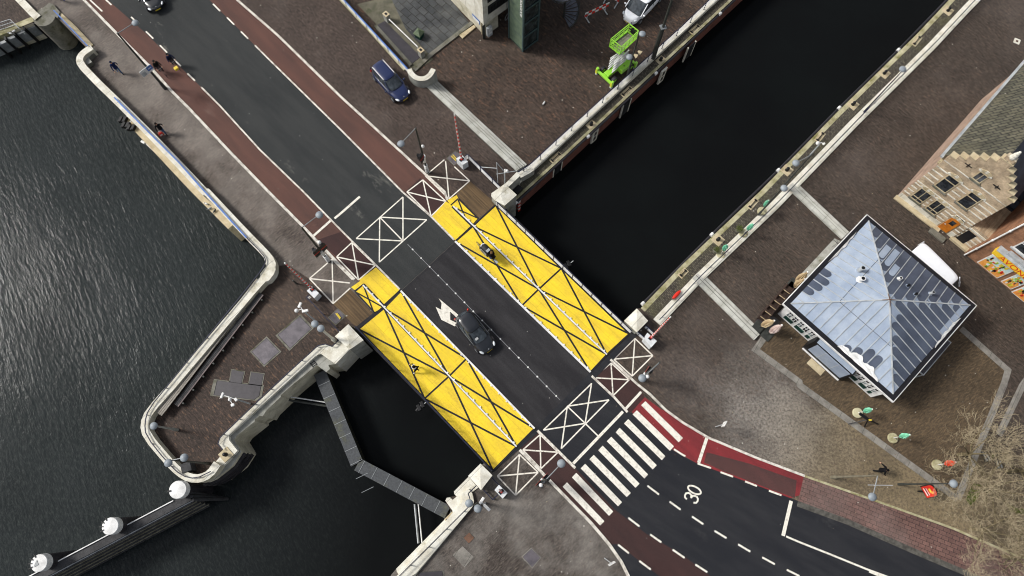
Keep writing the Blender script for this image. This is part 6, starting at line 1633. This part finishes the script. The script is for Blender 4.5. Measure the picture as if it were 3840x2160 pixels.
a, b = PP('10', '360,145 575,352', .3); t = thing('hand_rail', 'white hand rail over the sunken yard floor', 'railing', (0, 0, 0)); MB().tube(a, b, .05, .05, 'white', 8).build('rail', t); MB().tube((b.x, b.y, -.6), b, .04, .04, 'white', 8).build('post', t)
c = P('10', 588, 262, -.3); t = thing('green_cabinet', 'squat cabinet with a green pyramid lid on the dark slabs', 'cabinet', (c.x, c.y, -.6), U+.2)
M['gcab'] = simple('cabinet_green', L(104, 118, 92), L(84, 98, 76), .5)
MB().box((0, 0, .3), (.62, .62, .6), 'dgreen').build('body', t); MB().lathe((0, 0, .6), [(.56, 0), (.54, .04), (.04, .38)], 'gcab', 4, math.pi/4).build('lid', t)
# ------------------------------------------------------------------ terrace furniture
M['ugreen'] = simple('mint_parasol_cloth', L(150, 224, 190), L(110, 190, 156), .8); M['uorange'] = simple('orange_parasol_cloth', L(240, 84, 50), L(214, 66, 40), .8); M['ubeige'] = simple('beige_parasol_cloth', L(206, 186, 150), L(176, 154, 120), .8); M['upink'] = simple('pale_parasol_cloth', L(222, 204, 198), L(196, 170, 160), .8)
def folded(t, a, b, m, r0=.07, r1=.17, n=9):
    """furled cloth with folds along the pole a-b"""
    d = (b-a); rings = []; x = d.orthogonal().normalized(); y = d.normalized().cross(x)
    for j in range(8):
        f = j/7; r = (r0+(r1-r0)*math.sin(math.pi*min(1, f*1.15)))
        if f > .85: r = r0*.8
        rings.append([a+d*f+(x*math.cos(2*math.pi*i/(2*n))+y*math.sin(2*math.pi*i/(2*n)))*r*(1.3 if (i+j // 3) % 2 else .62)*random.uniform(.85, 1.15) for i in range(2*n)])
    return MB().loft(rings, m).build('folded_cloth', t)
def parasol(lab, k, base, top, m, basekind='disc', h=2.35, group='closed parasols on the square', plant=False):
    c = P(k, *base, .1); t = thing('parasol', lab, 'parasol', (c.x, c.y, 0), 0, group)
    tpt = P(k, *top, h)-Vector((c.x, c.y, 0))
    MB().lathe((0, 0, 0), [(.40, 0), (.40, .12), (.36, .16), (.06, .18)], 'qstone', 20).build('base', t)
    MB().box((.2, -.05, .17), (.34, .07, .03), 'dgrey', 2.2).build('base_slot', t)
    MB().tube((0, 0, .1), tpt, .025, .025, 'white', 8).build('pole', t)
    folded(t, Vector((0, 0, .1)).lerp(tpt, .42), tpt, m); MB().ball(tpt, .05, 'white').build('tip', t)
    if plant:
        p = thing('plant_pot', 'potted shrub beside the '+lab, 'plant', (c.x-.45, c.y+.25, 0), 0, 'potted shrubs by the canal parasols')
        MB().lathe((0, 0, 0), [(.2, 0), (.26, .4), (.22, .42)], 'dgrey', 14).build('pot', p)
        q = MB(); 
        for _ in range(160):
            a = random.uniform(0, 6.28); r = random.uniform(0, .3); z = .45+random.uniform(0, .35); v = Vector((r*math.cos(a), r*math.sin(a), z)); e = Vector((random.uniform(-1, 1), random.uniform(-1, 1), random.uniform(-.3, 1))).normalized()*.09; g = e.cross(Vector((0, 0, 1))).normalized()*.03
            q.add([v-g, v+e, v+g], [[0, 1, 2]], 'foliage')
        q.build('foliage', p)
parasol('mint green closed parasol at the wooden easel on the terrace', '22', (1322, 218), (1432, 190), 'ugreen'); parasol('mint green closed parasol in the middle of the terrace, alone', '22', (1588, 408), (1715, 382), 'ugreen')
parasol('orange closed parasol under the bare trees', '22', (1922, 610), (2062, 590), 'uorange')
parasol('mint green closed parasol on the east quay, farthest from the bridge', '21', (600, 145), (650, 62), 'ugreen', plant=False); parasol('mint green closed parasol on the east quay, middle of three', '21', (458, 312), (535, 240), 'ugreen', plant=True); parasol('mint green closed parasol on the east quay, nearest the lower steps', '21', (288, 468), (338, 398), 'ugreen', plant=True)
def bigparasol(lab, k, a, b, m, z0, z1):
    p, q = P(k, *a, z0), P(k, *b, z1); t = thing('folded_parasol', lab, 'parasol', (p.x, p.y, 0), 0, 'large folded parasols beside the pavilion')
    o = Vector((p.x, p.y, 0)); MB().tube((0, 0, 0), q-o, .035, .035, 'dsteel', 8).build('pole', t); MB().box((0, 0, .05), (.9, .9, .1), 'dsteel', U).build('base', t)
    folded(t, p-o, q-o, m, .09, .24, 10); MB().ball(q-o, .07, 'white').build('tip', t)
bigparasol('beige folded parasol leaning over the grey slabs, nearer the roof', 'c4', (560, 60), (690, -60), 'ubeige', .6, 2.7); bigparasol('beige folded parasol with white tip beside the stacked chairs', 'c4', (545, 105), (660, 20), 'ubeige', .6, 2.4)
bigparasol('beige folded parasol on the dark slab in front of the chairs', 'c4', (170, 545), (315, 490), 'ubeige', .8, 2.2); bigparasol('pale pink folded parasol on the dark slab, nearest the corner', 'c4', (265, 620), (400, 540), 'upink', .8, 2.2)
sheet('slab_strip', PP('21', '1145,350 1190,370 860,760 800,720'), .014, M['grey']); sheet('slab_strip', PP('21', '570,950 540,990 660,1085 735,975 690,940'), .014, M['wet'])
M['wicker'] = simple('brown_wicker', L(66, 50, 42), L(50, 38, 33), .8, amt=.3, gs=30); M['cush'] = simple('cream_cushion', L(206, 190, 156), L(180, 160, 124), .8)
for i in range(6):
    f = i/5; x, y = 620+(795-620)*f, 935+(735-935)*f
    c = P('21', x, y, .8); t = thing('stacked_armchair', ('first', 'second', 'third', 'fourth', 'fifth', 'sixth')[i]+' brown wicker armchair of the row beside the pavilion, counted from the lower end', 'chair', (c.x, c.y, 0), U+.1, 'brown wicker armchairs in a row')
    for k in range(2):
        z = .42+k*.34
        MB().box((0, 0, z), (.62, .62, .12), 'wicker').build('seat', t, bev=.03); MB().box((-.30, 0, z+.28), (.12, .66, .5), 'wicker').build('backrest', t, bev=.03)
        for sd in (-1, 1): MB().box((0, sd*.31, z+.14), (.6, .1, .26), 'wicker').build('armrest', t, bev=.03)
    MB().box((-.32, 0, 1.08), (.14, .6, .10), 'cush').build('cushion', t, bev=.04)
    for sx in (-1, 1):
        for sy in (-1, 1): MB().bar((sx*.26, sy*.28, 0), (sx*.26, sy*.28, .4), .05, .05, 'wicker').build('leg', t)
t = thing('easel', 'dark wooden easel frame standing across the pale border stones', 'easel', (0, 0, 0))
q = [P('22', *v) for v in ((1250, 302, .0), (1400, 268, .9), (1372, 322, .0), (1475, 303, .0), (1335, 222, 1.0), (1415, 272, 1.0))]
for i, j, w in ((0, 1, .07), (1, 2, .07), (1, 3, .08), (4, 1, .22)): MB().bar(q[i], q[j], w, .06, 'black').build('wooden_bar', t)
MB().box(q[5], (.2, .12, .05), 'yelpaint').build('yellow_clip', t)
t = thing('bench', 'small black metal bench on the grey slabs beside the pavilion', 'bench', P('21', 1155, 395, 0), 0)
for k in range(5): a = k*1.25; MB().bar((0, 0, .3), (.45*math.cos(a), .45*math.sin(a), .02 if k % 2 else .4), .03, .03, 'black').build('metal_bar', t)
def roadsign(lab, k, base, top, h, w, hh, m1, m2, rz):
    tpp = P(k, *top, h); bp_ = P(k, *base, 0); t = thing('road_sign', lab, 'sign', (tpp.x, tpp.y, 0), 0, 'signs on poles')
    MB().tube((0, 0, 0), (0, 0, h), .035, .035, 'lgrey', 8).build('pole', t)
    R = Matrix.Rotation(rz, 3, 'Z') 
    MB().box((0, 0, h-.3), (w, .05, hh), m1, rz).build('sign_board', t); MB().box(R @ Vector((0, -.04, 0))+Vector((0, 0, h-.25)), (w*.6, .02, hh*.5), m2, rz).build('sign_panel', t)
    return t
t = roadsign('white sign with a yellow spot on a short pole beside the curved kerb', '12', (1975, 1308), (2045, 1358), 4.2, .5, .7, 'white', 'yelpaint', .5); roadsign('white and blue sign on the dusty pavement', '22', (240, 325), (322, 300), 2.6, .45, .8, 'white', 'blue', 1.0)
# orange advertisement board
c = P('22', 1845, 810, 1.2); t = thing('advertising_board', 'orange and black advertising board with rounded dark frame', 'sign', (c.x, c.y, 0), math.radians(-66))
MB().tube((0, 0, 0), (0, 0, 1.2), .06, .06, 'black', 8).build('foot', t)
R = Matrix.Rotation(math.radians(-28), 3, 'X')
pr = [(-.42, -.45), (.42, -.45), (.42, .2)]+[(.42*math.cos(a), .2+.28*math.sin(a)) for a in [i*math.pi/8 for i in range(1, 8)]]+[(-.42, .2)]
def slab(sc_, y, m, nm, dz=0): 
    vs = [R @ Vector((x*sc_, y, z*sc_+dz))+Vector((0, 0, 1.5)) for x, z in pr]+[R @ Vector((x*sc_, y+.04, z*sc_+dz))+Vector((0, 0, 1.5)) for x, z in pr]; n = len(pr)
    MB().add(vs, [list(range(n)), [2*n-1-i for i in range(n)]]+[[i, n+i, n+(i+1) % n, (i+1) % n] for i in range(n)], m).build(nm, t)
slab(1.15, .06, 'black', 'board_frame'); slab(1.0, .0, 'redp', 'board_face')
for i, (x, z, w, h, m) in enumerate(((0, -.3, .6, .06, 'white'), (0, -.2, .6, .05, 'black'), (0, -.12, .55, .04, 'white'), (-.05, .1, .3, .16, 'yelpaint'), (.12, .2, .16, .2, M['porange']))):
    MB().box(R @ Vector((x, -.02-.003*i, z))+Vector((0, 0, 1.5)), (w, .012, h), m, ax=R).build('board_graphic', t)
for k, x, y, lab in (('01', 0, 0, ''),): pass
# red lifebuoy holder at the east quay
c = P('11', 2530, 775, .3); t = thing('lifebuoy', 'red lifebuoy case on the white kerb of the east quay', 'lifebuoy', c, U)
MB().ball((0, 0, 0), .2, 'redp', (2.6, .8, .6)).build('case', t, smooth=True); MB().bar((-.5, 0, -.3), (-.5, 0, .1), .05, .05, 'dsteel').build('post', t)
for s, nm, lab in (('c3:0,0', '', ''),): pass
c = P('20', 2522, 312); t = thing('street_drain', 'small pale square drain cover at the right edge of the brick square', 'drain', c, -.5); MB().box((0, 0, .02), (.55, .55, .03), 'parapet').build('frame', t); MB().box((0, 0, .036), (.2, .2, .02), 'brownwood').build('grate', t)
# benches and moss under the trees
for s, lab in (('1020,400 1060,470', 'upper'), ('1140,470 1160,530', 'lower')):
    a, b = PP('c5', s, .45); t = thing('park_bench', lab+' slatted bench under the bare trees', 'bench', a); d = b-a
    for k in (-1, 1): MB().bar(Vector((k*.12, 0, 0)), d+Vector((k*.12, 0, 0)), .09, .04, 'galv').build('seat_slat', t)
    for f in (.1, .9): MB().bar(d*f+Vector((0, 0, -.45)), d*f, .3, .06, 'dsteel').build('leg', t)
for s in ('930,660 1000,680 960,800 900,850 860,800 890,730', '1200,830 1290,870 1358,880 1358,930 1240,900', '1080,400 1110,420 1090,450'):
    q = sheet('moss_patch', PP('c5', s), .03, M['foliage'], 'stuff'); q['label'] = 'green moss growing on the bricks under the bare trees'; q['category'] = 'moss'
    
# ------------------------------------------------------------------ bare trees
M['twig'] = simple('pale_twig', L(190, 176, 146), L(156, 142, 116), .85, amt=.1); M['bark'] = simple('bark', L(120, 108, 82), L(92, 84, 62), .9, scale=6, amt=.25)
def tree(lab, base, h, spread, seed, n0=9):
    rnd = random.Random(seed); c = P('c5', *base)
    t = thing('bare_tree', lab, 'tree', (c.x, c.y, 0), 0, 'bare trees at the lower right')
    tr = MB(); cr = MB()
    tr.tube((0, 0, 0), (0, 0, h*.32), .16, .12, 'bark', 8)
    def grow(p, d, l, r, lev, mb):
        n = 3 if lev < 4 else 2
        q = p
        for i in range(n):
            d = (d+Vector((rnd.uniform(-.28, .28), rnd.uniform(-.28, .28), rnd.uniform(-.14, .22)))).normalized()
            e = q+d*l/n; r2 = r*.82; 
            mb.tube(q, e, r, r2, 'bark' if lev < 2 else 'twig', 5 if lev < 2 else 3, False); 
            if lev < 5 and (i > 0 or lev > 1):
                for _ in range(2 if lev < 3 and i == 2 else 1):
                    s_ = Vector((rnd.uniform(-1, 1), rnd.uniform(-1, 1), rnd.uniform(-.35, .75))).normalized(); nd = (d*.85+s_*.75).normalized()
                    grow(e, nd, l*rnd.uniform(.55, .72), max(r2*.52, .008), lev+1, cr)
            q, r = e, r2
    for k in range(n0):
        a = 2*math.pi*k/n0+rnd.uniform(-.3, .3); el = rnd.uniform(.25, .9)
        grow(Vector((0, 0, h*rnd.uniform(.22, .32))), Vector((math.cos(a)*spread, math.sin(a)*spread, el)).normalized(), h*.42, .07, 0, tr if False else cr)
    tr.build('trunk', t); cr.build('crown', t)
tree('bare tree reaching over the terrace border, farthest up', (800, 420), 5.2, 1.1, 11, 7)
tree('bare tree rising from the moss patch beside the corner of the border stones', (930, 700), 6.2, 1.0, 12, 8)
tree('bare tree at the right edge, between the two moss patches', (1210, 560), 6.0, 1.0, 13, 7)
tree('bare tree over the pale red path in the lower right corner', (900, 1050), 5.2, 1.0, 14, 7)
tree('bare tree growing over the bottom right corner of the road', (1180, 1280), 5.5, 1.0, 15, 7)
# ------------------------------------------------------------------ litter and leaves as scattered stuff
rnd = random.Random(5); q = MB()
for _ in range(420):
    X, Y = rnd.uniform(1250, 2560), rnd.uniform(60, 1440); 
    p = P('D', X, Y, .0)
    zone = [(2080, 900, 2560, 1330), (1500, 250, 2300, 700), (1550, 850, 2150, 1150), (1120, 1250, 1500, 1440)]
    if not any(a < X < c_ and b < Y < d_ for a, b, c_, d_ in zone): continue
    a = rnd.uniform(0, 6.28); s = rnd.uniform(.02, .05)
    q.add([(p.x+s*math.cos(a+k*2.1), p.y+s*math.sin(a+k*2.1), .034) for k in range(3)], [[0, 1, 2]], rnd.choice(['cream', 'parapet', 'rust']))
# keep only pieces that lie on the east bank
o = q.build('fallen_leaves'); o['kind'] = 'stuff'; o['label'] = 'fallen leaves and scraps scattered over the bricks'; o['category'] = 'leaves'
inp = [(p.x, p.y) for p in eastpoly]
def inside(x, y):
    r = False; j = len(inp)-1
    for i in range(len(inp)):
        if (inp[i][1] > y) != (inp[j][1] > y) and x < (inp[j][0]-inp[i][0])*(y-inp[i][1])/(inp[j][1]-inp[i][1])+inp[i][0]: r = not r
        j = i
    return r
bm = bmesh.new(); bm.from_mesh(o.data)
bmesh.ops.delete(bm, geom=[v for v in bm.verts if not inside(v.co.x, v.co.y)], context='VERTS'); bm.to_mesh(o.data); bm.free()
# ------------------------------------------------------------------ camera and daylight
cam = bpy.data.cameras.new('camera'); co = bpy.data.objects.new('camera', cam); COL.objects.link(co)
cam.sensor_width = 36; cam.lens = F/2576*36; cam.clip_end = 1500; co.location = (0, 0, H); co.rotation_euler = (TH, 0, 0)
sc.camera = co
w = bpy.data.worlds.new('World'); sc.world = w; w.use_nodes = True; nt = w.node_tree
bg = nt.nodes['Background']; sky = nt.nodes.new('ShaderNodeTexSky'); sky.sky_type = 'NISHITA'; sky.sun_disc = False
EL, AZ = math.radians(42), math.radians(168)      # sun stands to the left of the picture
sd = Vector((math.cos(AZ)*math.cos(EL), math.sin(AZ)*math.cos(EL), math.sin(EL)))
sky.sun_elevation = EL; sky.sun_rotation = math.atan2(sd.x, sd.y); sky.dust_density = 3.0; sky.air_density = 1.0
hs_ = nt.nodes.new('ShaderNodeHueSaturation'); hs_.inputs['Saturation'].default_value = .35
nt.links.new(sky.outputs[0], hs_.inputs['Color']); nt.links.new(hs_.outputs[0], bg.inputs['Color']); bg.inputs['Strength'].default_value = .15
sun = bpy.data.lights.new('sun', 'SUN'); so = bpy.data.objects.new('sun', sun); COL.objects.link(so)
sun.energy = 3.5; sun.angle = math.radians(13); sun.color = (1.0, .965, .91); so.rotation_euler = (-sd).to_track_quat('-Z', 'Y').to_euler()
sc.cycles.filter_width = 1.05
sc.view_settings.view_transform = 'Standard'; sc.view_settings.look = 'None'; sc.view_settings.exposure = 0
